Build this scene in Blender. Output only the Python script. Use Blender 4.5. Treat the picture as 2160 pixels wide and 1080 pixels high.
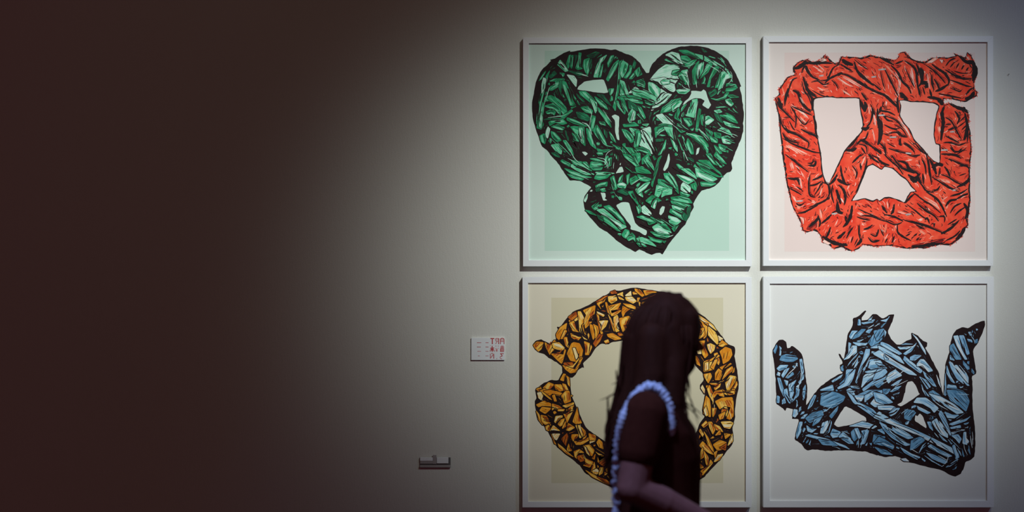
import bpy, bmesh, math, random
import numpy as np
from mathutils import Vector, Matrix, Quaternion
from mathutils.geometry import tessellate_polygon

for o in list(bpy.data.objects):
    bpy.data.objects.remove(o, do_unlink=True)
scene = bpy.context.scene
C = scene.collection

# ---------------------------------------------------------------- camera
D = 6.18            # camera to wall (m)
CAMZ = 1.68
F = 3000.0          # focal length in pixels for a 2160 px wide frame (50 mm lens)
cam_d = bpy.data.cameras.new('camera')
cam_d.lens = 50.0; cam_d.sensor_width = 36.0
cam_d.dof.use_dof = True; cam_d.dof.focus_distance = D - 0.02; cam_d.dof.aperture_fstop = 2.2
cam = bpy.data.objects.new('camera', cam_d); C.objects.link(cam)
cam.location = (0, -D, CAMZ); cam.rotation_euler = (math.pi/2, 0, 0)
scene.camera = cam

# ---------------------------------------------------------------- world, lamps, exposure
w = bpy.data.worlds.new('world'); scene.world = w; w.use_nodes = True
bg = w.node_tree.nodes['Background']
bg.inputs[0].default_value = (0.080, 0.0185, 0.0275, 1); bg.inputs[1].default_value = 1.0
scene.view_settings.view_transform = 'Standard'
scene.view_settings.look = 'None'
scene.view_settings.exposure = 0.0
scene.view_settings.gamma = 1.0
scene.view_settings.use_curve_mapping = False

def wx(px, y=0.0): return (px-1080.0)/F*(D+y)
def wz(py, y=0.0): return CAMZ-(py-540.0)/F*(D+y)

def spot(name, loc, target, power, size, color, blend=1.0, radius=0.02, sx=1.0, sy=1.0):
    l = bpy.data.lights.new(name, 'SPOT'); l.energy = power; l.spot_size = math.radians(size)
    l.spot_blend = blend; l.color = color; l.shadow_soft_size = radius
    o = bpy.data.objects.new(name, l); C.objects.link(o); o.location = loc
    d = Vector(target)-Vector(loc); o.rotation_euler = d.to_track_quat('-Z', 'Y').to_euler()
    o.scale = (sx, sy, 1); return o
def beam(o, ax, ay, power, roll=0.0):
    """soft-edged oval beam: the lamp's own angular distribution exp(-r^p)"""
    l = o.data; l.use_nodes = True; nt = l.node_tree; N = nt.nodes; L = nt.links; em = N['Emission']
    tc = N.new('ShaderNodeTexCoord'); sp = N.new('ShaderNodeSeparateXYZ'); L.new(tc.outputs['Normal'], sp.inputs[0])
    def mth(op, a, b=None):
        m = N.new('ShaderNodeMath'); m.operation = op
        for i, v in enumerate((a, b)):
            if v is None: continue
            if isinstance(v, (int, float)): m.inputs[i].default_value = v
            else: L.new(v, m.inputs[i])
        return m.outputs[0]
    z = mth('ABSOLUTE', sp.outputs[2])
    x0 = mth('DIVIDE', sp.outputs[0], z); y0 = mth('DIVIDE', sp.outputs[1], z); c, s = math.cos(roll), math.sin(roll)
    x = mth('DIVIDE', mth('ADD', mth('MULTIPLY', x0, c), mth('MULTIPLY', y0, s)), ax)
    y = mth('DIVIDE', mth('ADD', mth('MULTIPLY', x0, -s), mth('MULTIPLY', y0, c)), ay)
    r = mth('SQRT', mth('ADD', mth('MULTIPLY', x, x), mth('MULTIPLY', y, y)))
    L.new(mth('EXPONENT', mth('MULTIPLY', mth('POWER', r, power), -1.0)), em.inputs['Strength'])
# gallery spotlight on the ceiling track, aimed at the four prints
key = spot('picture_spotlight', (2.95, -6.0, 6.2), (wx(1575), 0, wz(508)), 2620, 60, (0.968, 1.0, 0.962), 0.3, 0.02)
beam(key, 0.160, 0.1035, 3.2, -0.2875)
# broad dim green fill, added to tint the same wall; no real fixture
spot('green_fill', (0.6, -5.5, 6.3), (wx(900), 0, wz(650)), 34, 62, (0.45, 1.0, 0.55), 1.0, 0.25)
# faint blue fill added to cool the right edge of the wall
spot('blue_fill', (4.6, -4.6, 5.0), (wx(2280), 0, wz(720)), 190, 50, (0.35, 0.62, 1.0), 1.0, 0.2)
# violet fill added above the visitor to lift strap, arm and hair
spot('violet_fill', (-0.55, -4.3, 5.6), (0.36, -2.52, 1.25), 800, 17, (0.46, 0.53, 1.0), 0.8, 0.10)
# ---------------------------------------------------------------- print drawings
# traced shapes: "@n" picks the origin, one letter = ink tone, kNN/lNN = brush stroke of that width
ART = {}
ART['green'] = dict(org=[(1090,70),(1340,70),(1090,320),(1340,320)], rim=6, dark=.3, grow=1.5, skip=.45, sweep=260, out="""
@1 135,600 150,520 165,440 190,370 225,315 300,245 290,232 340,220 400,180 470,152 465,165 545,150 610,140 680,130 760,135 830,150 860,140 910,160 970,185 1020,205 1050,230 @2 40,260 70,310 95,350 120,345 130,310 150,270 200,215 250,175 310,145 390,118 500,108 600,118 680,145 750,185 810,235 850,300 890,370 930,465 915,470 935,560 945,640 953,700 945,780 948,850 930,920 905,975 885,1030 875,1050 @4 860,60 840,95 850,145 835,175 800,185 770,215 740,265 700,300 640,325 575,345 545,390 510,450 512,490 490,530 465,570 445,630 400,680 360,730 320,775 280,830 240,905 215,885 180,890 140,905 90,880 40,855 15,868 @3 1040,880 985,850 920,810 860,765 800,710 730,670 680,620 620,550 590,490 582,430 595,390 625,345 655,312 620,290 560,260 500,248 470,255 440,220 400,160 370,110 320,55 290,20 @1 270,1030 215,990 190,900 160,820 140,740 132,650
""", holes=["@1 540,465 600,420 680,410 760,403 785,460 803,520 760,525 700,520 640,510 530,495",
"@1 830,725 860,712 900,730 895,800 892,870 900,940 880,930 860,860 862,770","@1 570,1040 600,1038 625,1055 600,1076",
"@2 490,505 540,505 580,510 600,490 620,510 630,550 650,600 665,630 640,665 585,630 610,590 570,570 520,570 470,590 405,645 430,600 470,570 490,530",
"@4 275,80 295,10 305,60 290,130 260,170 243,160","@2 540,1010 565,1000 555,1050 530,1070","@3 865,190 900,135 925,130 940,175 900,185",
"@3 735,355 775,360 780,395 770,410 795,425 760,430 745,390","@3 870,470 920,440 985,445 1000,500 1020,570 1035,620 @4 30,655 100,690 103,715 90,735 30,700 0,680 @3 1000,650 960,600 900,520",
"@4 215,510 235,478 262,480 250,530 225,558 210,545","@3 650,332 666,335 660,350 640,350","@3 900,110 915,95 910,120"], d="""
@1
l 357,275 380,235 420,280 450,330 425,335 380,295
m 435,270 460,195 475,190 470,250 450,310
m 480,195 497,195 497,245 480,310 470,290
d 505,190 530,195 515,250 495,310
m 545,170 565,175 555,250 545,290 575,310 535,320 515,305 540,240
m 590,235 640,215 630,270 640,310 615,375 600,330 580,290
d 640,240 655,225 655,300 640,320
l 675,385 700,290 730,225 790,190 760,235 735,260 715,385
m 720,385 740,300 755,270 745,340 735,385
d 610,200 690,165 725,170 690,205 650,215
m 795,260 825,200 850,195 835,240 800,300
m 785,405 820,330 850,270 890,235 895,240 870,310 830,380 800,420
m 840,660 860,590 880,500 890,400 900,250 925,235 910,330 905,440 890,520 870,600 865,680
l 905,290 930,240 975,270 960,330 925,390 910,360
m 940,390 985,330 990,280 1010,290 1000,350 960,395
m 985,400 1030,340 1065,300 1060,340 1010,400
d 1015,300 1030,235 1045,260 1030,310
l 905,410 940,425 965,490 985,545 905,545 915,470
p 980,525 1040,470 1080,490 1080,525 1020,520
m 880,560 960,545 1080,550 1080,620 1030,605 960,570 900,580
m 870,590 900,600 955,690 945,710 890,650
m 905,560 935,570 965,660 970,690 930,630
d 975,590 1030,620 1075,640 1060,680 985,660
l 975,720 1010,665 1040,690 1035,750 1000,800 975,760
m 930,800 990,795 1030,780 1070,810 1000,815 940,820
m 920,840 960,850 1020,900 1020,950 1000,960 950,900
l 985,830 1075,850 1070,900 1030,900
m 930,970 950,965 950,1000 1030,1010 1060,1080 960,1080 925,1040
m 290,325 265,400 240,500 210,620 190,720 172,800 180,720 195,600 225,480 260,370
p 235,390 255,400 245,480 220,530 220,450
m 215,400 255,330 235,350 195,420
m 175,830 210,700 230,600 240,640 220,740 235,800 215,840
l 205,760 215,690 225,740 215,830 195,820
d 280,380 330,330 350,355 300,395
m 285,420 340,400 420,400 410,430 370,410 360,470 310,500 275,500 300,465 340,455 340,420
m 370,480 380,420 395,420 390,520 420,565 395,550
m 400,415 430,430 460,500 490,590 520,640 480,660 455,590 430,530 405,480
m 250,560 300,545 370,580 430,650 440,690 410,720 390,680 330,610 280,590 240,600
m 240,640 320,615 380,660 385,720 330,660 270,650
m 255,690 300,670 340,690 330,720 300,690 285,705 265,705
d 230,760 290,740 370,745 290,755
m 385,740 480,670 490,680 440,720 410,750
m 280,780 320,750 400,750 440,790 400,800 340,780 290,810
m 300,820 360,800 420,830 400,850 340,830
p 275,820 290,840 270,920 250,900 260,850
m 200,900 240,880 255,930 245,970 215,950
m 300,860 330,870 370,910 390,940 350,950 310,910
l 300,980 360,970 395,1030 390,1060 340,1030
m 405,940 430,940 480,1010 500,1070 460,1030
m 470,820 520,815 590,820 590,880 600,990 570,960 540,900 500,860
l 545,830 575,830 590,970 560,930
m 485,870 520,890 545,950 500,935
m 440,740 510,760 600,810 640,810 600,815 500,790 440,760
d 520,690 600,700 650,750 620,770 540,740
m 545,510 600,510 650,550 690,600 690,690 650,610 600,570 560,540
l 640,570 700,610 700,680 690,700 670,640
m 560,650 620,640 665,680 660,705 600,690
m 680,555 740,590 780,630 800,670 740,640 700,590
m 710,650 750,690 800,740 830,830 780,770 720,690
d 700,535 760,540 830,640 790,610
m 660,720 690,730 680,800 660,860 650,830
m 670,850 700,800 730,850 770,930 800,1010 740,950 690,890
m 610,830 640,850 660,930 700,1020 650,980 620,920
m 700,1010 750,1025 820,1020 780,1040 720,1050
m 720,775 770,780 780,810 740,805
d 760,830 790,860 790,920 770,880
m 810,860 840,900 870,960 830,930
m 700,1050 750,1045 755,1065 720,1072
m 805,490 850,485 840,520 820,545
p 440,365 500,375 525,410 520,470 490,430 460,390
d 450,330 560,340 590,365 540,370
@2
p 265,190 320,165 380,180 400,240 430,270 380,265 320,230
m 380,150 450,150 520,180 590,210 560,225 500,200 420,175
l 520,180 600,200 700,250 780,300 820,330 760,310 680,270 580,225
m 400,200 450,200 490,235 430,270 410,240
m 745,210 790,260 800,290 760,250
d 580,130 630,165 600,165
p 205,320 270,275 340,285 390,310 330,330 310,365 360,370 380,400 300,400 240,380 180,390 130,410 160,370
p 130,410 200,420 260,490 320,525 350,500 340,450 370,410 300,405 250,390
l 225,425 250,408 300,410 300,440 240,450
p 215,490 260,490 320,535 270,590 190,650 140,680 170,610 210,590
l 115,430 170,440 215,490 205,590 160,540 120,500
m 330,330 400,320 360,370 320,360
m 380,370 400,340 440,360 465,440 440,450 400,400
l 400,330 460,320 470,390 480,460 460,450 450,380
m 430,270 500,240 540,230 480,290 470,310
m 500,330 540,260 560,240 530,370 540,440 510,450
l 550,280 600,250 590,330 550,400 545,350
m 570,400 620,300 650,250 675,270 650,330 600,370
m 690,300 740,290 710,340 660,400 650,470 630,470 650,400
m 700,480 745,350 750,380 730,470
l 750,400 760,340 810,330 850,385 790,400 760,480 720,540 740,460
m 800,440 880,450 895,480 820,480 795,500
m 800,480 890,485 850,505 790,510
m 800,545 850,540 910,560 840,565
d 640,520 700,490 720,520 660,560
m 660,570 720,580 770,560 800,520 820,520 790,570 720,590
l 790,585 830,575 860,620 840,640 800,610
l 360,500 420,485 480,500 440,530 380,525
m 240,650 310,590 400,570 380,610 310,680 220,700
l 320,640 390,590 410,600 380,650 330,690
m 185,760 215,710 280,730 340,790 360,810 310,800 240,770
p 180,720 240,705 330,770 330,810 250,790
m 340,740 380,650 390,690 370,740 410,780
l 500,585 545,575 520,740 440,720 470,680 500,640
m 420,745 480,745 500,800 470,820 440,780
m 530,860 545,730 560,660 575,670 560,760 545,860
l 600,740 640,725 690,760 640,800 600,800
m 570,720 610,710 600,780 620,820 580,800
d 690,700 740,720 770,790 720,760
l 690,680 740,670 760,690 720,700
m 740,720 800,700 860,730 900,790 830,770 780,740
l 770,770 850,800 920,830 830,820 790,800
l 720,850 760,825 820,850 850,895 800,880
m 560,840 610,900 640,945 580,880 550,820
m 610,830 680,870 660,930 630,890
m 690,870 750,880 750,920 700,910
l 755,910 810,900 860,940 830,970 770,960
m 650,900 720,930 720,960 670,950
m 730,970 810,1000 760,1010 800,1040 740,1030
m 690,980 720,1000 760,1080 720,1080
m 440,880 520,880 600,930 640,980 635,1070 620,1030 580,960 500,910
m 440,990 460,920 500,980 510,1060 490,1080 470,1020
m 370,790 420,840 440,860 400,870 360,830
m 170,830 240,800 320,810 330,850 250,830 200,860 180,920
l 250,820 330,830 360,960 370,1040 340,1000 310,920
d 180,930 240,920 250,940 180,950
m 200,1070 240,1000 270,930 260,1010 220,1080
p 50,850 130,820 150,900 150,990 170,1040 110,970 70,890
p 40,950 55,880 100,950 130,1000 150,1060 90,1010 40,980
m 0,850 40,860 50,920 20,1000 0,1000
m 0,1010 60,1000 120,1030 140,1075 60,1030 0,1030
m 20,640 50,650 90,740 80,750 40,690
m 80,570 160,590 170,620 130,630 90,610
l 0,490 80,510 180,560 190,600 120,575 0,540
m 10,420 70,400 85,440 80,480 20,460
m 0,340 30,300 60,360 20,380
l 60,800 120,795 100,815
m 410,640 450,620 400,690
k14 130,410 220,470 300,520 350,525
k16 150,700 200,660 290,600 360,530
k14 240,700 320,780 390,830 470,860 560,880 620,930
k12 60,850 110,950 160,1030 180,1080
k18 155,720 145,800 160,900 190,1000
k14 460,300 480,380 495,470
k12 330,800 340,900 375,1000
@3
m 385,80 400,70 475,110 465,130 400,95
m 470,70 580,90 640,130 660,170 600,150 500,110
l 480,110 560,150 650,180 680,200 600,200 520,160 475,130
m 415,145 500,170 600,210 660,225 580,225 480,195
m 440,195 520,220 590,240 570,250 480,225
m 575,90 610,90 650,150 620,130
m 650,90 720,80 760,120 740,160 670,160 640,130
m 640,60 700,60 770,90 700,85
m 775,50 800,35 795,120 770,140
m 800,60 830,50 825,120 805,130
l 690,180 770,180 860,190 780,200 700,200
m 690,210 760,215 830,190 790,230 720,245 680,235
m 690,300 740,275 795,265 790,300 740,305 700,330
d 690,330 720,310 730,340 700,350
m 820,230 850,210 880,320 860,335
l 880,290 920,265 960,290 950,320 890,310
m 900,230 930,200 920,260 890,270
m 960,210 990,190 985,260 970,290
m 990,240 1040,210 1075,240 1000,290
d 880,350 930,320 990,370 960,380
m 975,350 1020,345 1050,420 1070,470 1030,430
l 1040,330 1080,310 1080,400 1060,370
m 730,330 770,320 780,345 750,350
m 890,395 920,400 920,425 900,420
m 655,480 720,440 690,490 720,500 680,510
l 700,510 760,500 830,560 870,600 940,630 960,660 910,680 860,620 800,570 740,540
m 760,480 810,470 870,520 930,590 955,640 900,600 840,540
m 740,560 790,580 850,640 910,700 880,690 800,630 740,590
d 700,550 750,580 760,610 720,590
p 590,430 610,390 620,370 615,410 600,440
m 600,510 640,520 700,560 640,540
m 920,730 950,680 980,690 990,720 960,760 940,750
m 965,760 1010,710 1035,740 1040,790 1020,760 980,780
m 1050,770 1075,740 1080,800 1060,790
m 930,20 990,30 1060,100 1070,150 1000,90 950,50
m 950,130 1010,180 1060,190 1000,170
d 300,10 350,5 380,50 340,40
@4
m 0,140 60,130 120,170 140,190 80,190 0,180
m 0,200 60,210 140,240 110,265 40,250
m 60,60 110,20 130,70 160,140 170,170 130,120 100,90 60,110
m 140,290 170,180 200,60 230,0 215,70 190,170 160,260 150,310
l 20,330 80,280 130,265 90,320 20,370
m 0,20 40,10 45,70 20,110
m 360,110 380,110 430,150 390,150
l 360,200 430,215 520,250 460,285 400,240
l 400,150 470,150 520,200 540,240 460,190
p 405,290 420,270 485,310 480,350 440,360 400,330
m 395,350 420,360 480,380 460,395 400,380
m 510,130 540,90 620,130 700,180 770,220 720,220 640,190 560,150
l 525,140 600,180 720,240 680,260 600,240 540,220
m 550,75 640,75 690,140 740,180 760,205 680,150 600,110
m 620,0 660,0 680,60 720,120 690,110 640,50
m 700,80 740,90 780,120 750,140
m 690,0 710,0 760,60 800,110 760,90
m 570,265 640,270 710,280 660,300 580,300
m 480,290 530,270 540,300 530,340 500,320
m 250,190 300,190 340,230 370,300 380,370 350,330 310,270 260,230
m 200,240 250,250 330,300 320,340 260,320 200,280
l 170,390 190,290 240,310 320,330 320,370 260,380 230,400 240,340 200,400
m 90,430 150,380 200,410 230,430 170,430 150,470
l 150,440 190,420 170,500 140,480
m 310,400 400,390 480,420 500,450 420,445 320,420
m 310,430 400,450 480,470 490,500 420,490 320,450
l 320,470 400,490 480,520 460,560 400,530 330,500
m 310,500 380,540 440,580 430,600 360,560 300,530
l 290,560 360,580 400,610 350,650 300,620
p 40,500 80,470 140,540 130,560 70,540
m 10,480 40,465 50,520 30,545
m 10,570 60,560 130,590 180,620 120,640 100,600
m 130,570 200,590 280,640 250,650 180,610
l 150,660 200,630 300,680 320,720 240,720 170,690
m 130,700 200,715 310,740 270,760 180,740
m 110,740 180,770 250,780 220,800 150,780
l 10,760 60,750 140,790 185,830 120,810 40,790
m 10,800 60,800 100,830 40,830
m 220,640 260,630 310,690 260,670
m 320,670 380,640 340,700
d 410,560 440,500 490,480 470,560 440,610
m 240,785 270,780 255,800
""")
ART['red'] = dict(org=[(1600,70),(1850,70),(1600,320),(1850,320)], body=True, out="""
@1 298,300 330,265 390,232 400,240 430,228 470,250 500,250 550,225 575,190 600,205 650,250 670,265 700,255 725,205 770,205 850,210 900,215 980,190 1030,202 @2 45,215 110,225 150,240 185,210 200,170 240,160 262,180 300,220 360,245 420,250 480,215 560,210 610,215 690,200 670,175 720,195 770,215 790,160 830,200 860,270 882,335 865,390 850,440 855,495 885,510 875,550 830,575 780,605 700,590 640,575 585,575 583,600 590,625 640,608 720,660 765,640 800,700 812,770 800,785 820,860 825,960 830,1040 @4 825,20 815,150 815,320 820,420 810,500 795,600 800,640 780,670 745,710 745,745 690,790 640,822 560,815 480,830 420,850 350,845 260,852 200,840 130,825 60,825 10,832 @3 1038,835 980,825 910,815 880,850 830,870 780,865 730,835 660,855 610,810 560,800 550,750 520,705 480,690 420,710 385,690 375,640 345,570 300,490 270,390 245,270 225,130 205,20 @1 205,1000 190,900 180,800 175,720 150,630 140,570 180,535 175,490 220,430 250,385 330,360 305,340
""", holes=["@1 510,570 600,560 700,570 880,570 885,620 895,700 915,800 900,860 850,920 790,980 745,1040 @3 720,60 690,120 650,210 610,290 590,260 565,190 555,100 @1 550,1060 530,960 515,880 500,800 495,720 480,640 490,580",
"@2 195,590 240,590 300,605 400,605 500,615 540,640 520,700 500,800 495,900 510,970 545,980 548,1050 @4 548,100 500,80 440,20 @2 430,1040 380,985 330,935 290,845 240,785 200,720 215,640",
"@3 820,430 870,350 900,270 930,180 960,130 1000,112 1060,150 @4 40,160 70,130 140,150 200,210 260,250 300,310 340,345 290,350 260,400 240,445 190,420 110,395 60,400 20,430 @3 1040,410 1000,430 930,405 870,420"], d="""
@1
k22 1000,1000 1060,1040 1075,1060
k26 1045,980 1070,900 1075,800
k16 940,1060 900,1000
k12 960,860 940,920 900,940
k14 1000,660 1020,720
p 520,235 575,215 600,240 560,250
k20 405,240 440,260 500,265 580,260 650,265
k30 300,310 350,300 400,265 440,265
k22 380,330 410,290 430,330 470,380 530,410
k24 390,380 410,440 430,500 480,540 510,560
k14 540,415 600,410 630,350 660,300 720,270
k16 580,440 620,400 680,370 720,355
k18 690,350 780,370 880,430 960,480 1060,530 1080,540
k14 720,270 780,310 830,340
k12 640,410 680,450 700,490
k12 460,430 520,420 570,450 620,440
k30 730,230 770,260 830,280
k24 840,250 860,320 900,370 960,420 1010,460
k10 840,230 900,280 960,320
k14 1000,440 1060,490 1080,500
k10 470,500 540,540 600,560
k18 900,520 930,560 950,590
k30 930,600 940,640 930,690
k20 890,580 910,640 930,690
k14 980,620 1000,680 980,780 940,830
k26 900,830 940,840 970,820
k20 1060,700 1075,640
k16 150,570 180,640 230,690 270,730 320,780
k20 170,560 190,620 210,660
k12 240,600 270,480 300,410 340,390
k16 230,640 235,560 260,480
k14 280,640 320,700 330,760 320,830
k18 340,520 370,600 420,660 460,690
k22 300,500 340,520 370,560
k12 380,420 400,500 440,560 470,650
k20 430,520 470,580 470,680
k14 290,640 380,680 470,720
k12 330,720 400,800 440,760
k16 190,730 210,810 260,860 340,890 400,930 440,960 430,1010
k18 370,840 430,870 500,900 520,930
k16 210,870 240,920 300,950 360,960
k14 210,920 300,970 400,1010 480,1040 550,1050
k12 270,770 300,830 320,850
k8 220,740 280,740
k20 480,720 500,800 500,880
d 760,1030 800,985 870,905 860,960 840,1020
k18 790,1000 830,960 870,900
k24 760,1025 820,1025 860,1005
k18 860,980 900,940 960,970 1040,1030
k12 870,970 940,990 950,1060
k14 1050,960 1060,860 1040,780
l10 690,390 760,440 820,470
l12 740,380 830,430 900,470
l8 880,280 960,310
l9 490,290 560,340
l12 280,630 360,680 430,740
l8 980,640 1010,720 1020,800
l8 1000,850 1020,950
l18 250,980 320,1020 360,1050
w7 990,385 1030,380
w7 530,375 570,370
w7 1050,320 1080,315
l8 510,470 560,500
l6 210,480 230,560
l7 350,540 400,620
l6 520,280 580,330
l10 300,1000 420,1060
l6 360,730 420,790
l7 960,610 970,700
l6 730,500 800,540
@2
k26 5,660 10,760 40,860 20,960
k14 40,700 90,760 140,770
k12 100,880 170,870 200,900
k16 230,960 290,1000 330,1040
k14 100,1010 200,1040 300,1060
k12 150,800 220,840 260,900
k10 60,880 110,900
k14 330,960 380,1020 440,1070
k12 60,720 160,760 230,830
k18 20,210 80,240 150,280
k20 120,280 180,340 220,420 270,470 300,530
k30 200,520 240,560 270,590
k16 60,300 110,400 150,480 190,560
k10 30,330 50,430 70,490
k22 0,510 60,540 130,600 180,650
k20 180,560 180,620 190,700
k18 240,240 300,280 340,330 350,420 370,540
k14 160,270 230,240
k12 250,310 290,400 330,480
k22 380,300 400,350 390,430 360,470
k30 380,430 430,440 440,480
k16 340,260 370,330 390,420
k14 430,280 500,330 560,390 600,440
k20 480,270 530,310 590,350 630,410 620,460
k16 480,360 480,430 500,500
k16 500,400 530,450 550,500
k22 510,510 560,490 620,450
k18 600,320 680,370 760,400 830,400
k14 640,410 700,430 780,460 830,470
k12 600,290 640,240 690,220
k12 640,300 680,250
k12 690,310 720,260
k12 740,320 760,280
k12 780,330 800,300
k10 670,330 740,350 800,350
k30 720,200 780,250 840,260 860,330
k40 840,260 860,330 840,420
k30 850,510 830,550 770,580
k16 780,540 810,500 840,480
k10 640,480 720,510 740,500
k14 540,530 640,550 740,570
k24 440,560 510,570 570,590
k34 530,585 575,605
k34 560,630 575,600
k12 400,470 420,540
k12 370,480 380,560
k18 460,490 480,560
k30 590,640 570,700 580,780 570,860 560,940
k26 640,620 700,650 760,670 800,700
k14 600,740 650,770 700,860 740,930
k16 680,680 720,740 700,800
k10 720,780 780,720
k10 700,830 780,770
k10 740,850 790,800
k28 770,700 790,800 785,870 760,940
k14 600,800 650,800
k18 620,850 680,830
k14 600,900 660,930 720,960
k12 580,960 640,960 720,980 780,960
k10 560,1000 620,1040
k12 640,1000 680,1040 740,1030
k10 700,1060 780,1010
k12 800,860 790,960
k16 0,660 40,680 100,690 160,720
k20 10,740 40,800 30,880 10,960
k14 60,800 120,830 180,850
k16 170,860 220,900 270,910
k18 200,920 200,970 220,980
k10 90,960 160,1000
k8 120,920 180,910
k16 20,960 60,1000 80,1070
k10 60,600 50,640 90,650
k6 270,940 340,1000 400,1050
l14 150,350 200,430 180,540
l10 290,340 320,430 330,480
l10 440,350 450,420 460,480
l10 80,280 150,360
p 440,255 500,215 540,220 480,260
p 545,230 580,235 570,265
w7 10,720 70,718
w7 110,912 170,910
w7 640,865 680,862
w7 560,1025 620,1022
l12 180,740 250,840 290,910
l12 650,890 710,940
l10 540,700 550,740
l12 540,820 550,870
w7 250,1050 300,1055
l8 370,290 380,340
l5 780,540 800,510
l7 300,300 320,400
l12 790,200 805,235
@3
k18 960,20 1000,60 1060,100
k16 900,20 860,60 820,100
k14 990,30 1060,60
k14 250,40 300,70 360,120 440,180
k20 250,230 300,240 340,240 360,290
k12 270,320 330,350 380,380
k14 330,450 360,470 400,450
k16 340,540 400,530 440,510 520,470
k14 450,200 440,280 450,380 500,400
k16 470,250 520,230 560,200
k12 440,300 500,290 550,260
k12 490,380 530,320 550,270
k20 440,120 490,120 500,80
k12 430,100 470,100 480,60
k14 560,270 610,290 620,370 590,420
k20 620,290 660,250 690,200
k16 440,490 560,440 620,400
k14 650,290 640,370 660,450
k22 680,330 700,390 720,460
k18 700,290 740,330 760,400 750,470
k30 690,440 700,520 740,540
k16 520,560 540,620 530,660
k18 550,630 600,590 640,550
d 420,680 440,640 500,600 520,650 470,690
k24 440,660 500,610 520,580
k18 630,660 610,720 590,760
k26 820,470 810,550 780,620 740,660
k16 760,560 770,620
k12 640,540 680,520 700,540
k14 860,570 920,590 980,600
k12 900,560 1000,570 1080,610
k10 870,500 960,540 1060,580
k12 880,640 880,720 900,790
k14 770,760 800,700 830,660
k10 810,800 830,740
k10 840,820 870,760
k24 690,760 720,740 760,700
k16 920,680 960,670 1000,640
k14 980,720 1030,740 1050,680
k14 960,750 1000,790 1060,780
k30 560,740 620,780 700,810 780,820
k26 860,820 890,790 900,760
k18 720,120 730,200 760,280 800,290
k12 820,120 860,180 850,240
k16 950,60 940,130 920,200 880,300 850,360
k14 890,100 900,160
k24 690,240 720,260 770,290
l16 280,90 300,150
l12 300,380 320,430
l16 350,480 360,510
l12 870,530 920,560
l12 470,430 500,450
l14 540,510 550,590
l12 700,540 740,560
l10 670,650 690,600
l8 720,400 740,440
l8 780,330 800,290
w7 330,435 390,430
w7 640,545 690,540
l8 560,310 540,380
l8 830,150 860,230
l8 940,30 900,120
l10 900,620 920,640
p 575,770 640,800 610,815 560,790
p 360,570 400,580 395,640
l8 380,180 400,230
l8 360,230 380,320
@4
k20 5,60 50,100 110,120
k14 60,20 120,80 180,130 230,200
k16 130,30 170,90 230,150 330,190
k12 220,140 280,160 330,185
k12 260,20 320,40 380,30
k14 390,60 420,120 430,200
k20 180,80 250,100 280,150 340,180 370,200
k22 380,190 330,230 270,200
k26 290,230 330,260 360,230
k16 430,20 450,100 460,180 480,290
k24 460,60 500,140 520,200
k14 340,230 400,300 430,340 500,360
k16 400,190 410,280
k12 360,210 390,280
k14 480,350 530,330 550,300
k30 480,140 530,110 580,120
k18 590,130 620,170 640,220
k10 550,140 540,220
k14 480,220 560,270 640,320 720,350
k14 560,200 620,220 700,270 780,300
k22 700,310 780,270 810,220
k14 640,390 720,370 790,330
k16 690,420 760,380 800,370
k20 600,480 640,430 700,420
k14 640,540 680,480 740,450
k14 680,560 720,520 780,480
k18 430,350 520,410 570,480 610,570
k12 310,350 400,420 480,470 560,540
k16 350,450 420,510 500,560 540,610
k12 260,460 340,520 400,570 460,600
k20 150,460 140,520 120,550
k16 40,470 60,500 90,540
k16 60,550 150,570 230,610
k12 0,590 80,610 160,640 220,620
k18 240,600 320,620 400,640 480,670 600,720
k14 340,640 420,680
k16 180,640 180,700 220,740 300,780
k10 250,740 290,720
k14 150,740 130,800
k12 30,680 60,740
k12 90,760 70,800
k14 320,740 350,720
k12 340,780 370,750
k20 560,720 600,700 660,660 720,600
k14 600,780 680,740 730,690
k12 620,640 700,590
k12 540,570 590,570 590,620
k14 420,600 440,580 460,630
k14 480,630 500,620 500,660
d 300,820 400,800 520,770 600,760 560,800 420,830
k26 560,805 480,810 400,825 300,830
k30 690,770 740,720 770,660
k14 250,450 290,400 330,370
k26 760,450 795,520 770,590
k14 720,120 790,130 810,160
k14 630,60 740,110 800,120
k10 720,210 780,190
k16 560,20 680,30 740,60
l18 600,250 640,270
l18 440,420 520,470 540,500
l10 420,400 500,440
l14 180,520 250,540
l14 360,610 390,590
l12 380,690 430,730
l8 620,460 610,500
l10 340,110 380,130
l6 400,500 460,540
w7 250,550 300,545
w7 660,340 690,335
l8 240,80 300,70
l12 520,230 600,260
l8 560,440 590,450
l8 80,640 70,720
l8 90,440 100,500
l8 40,680 60,700
""")
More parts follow.
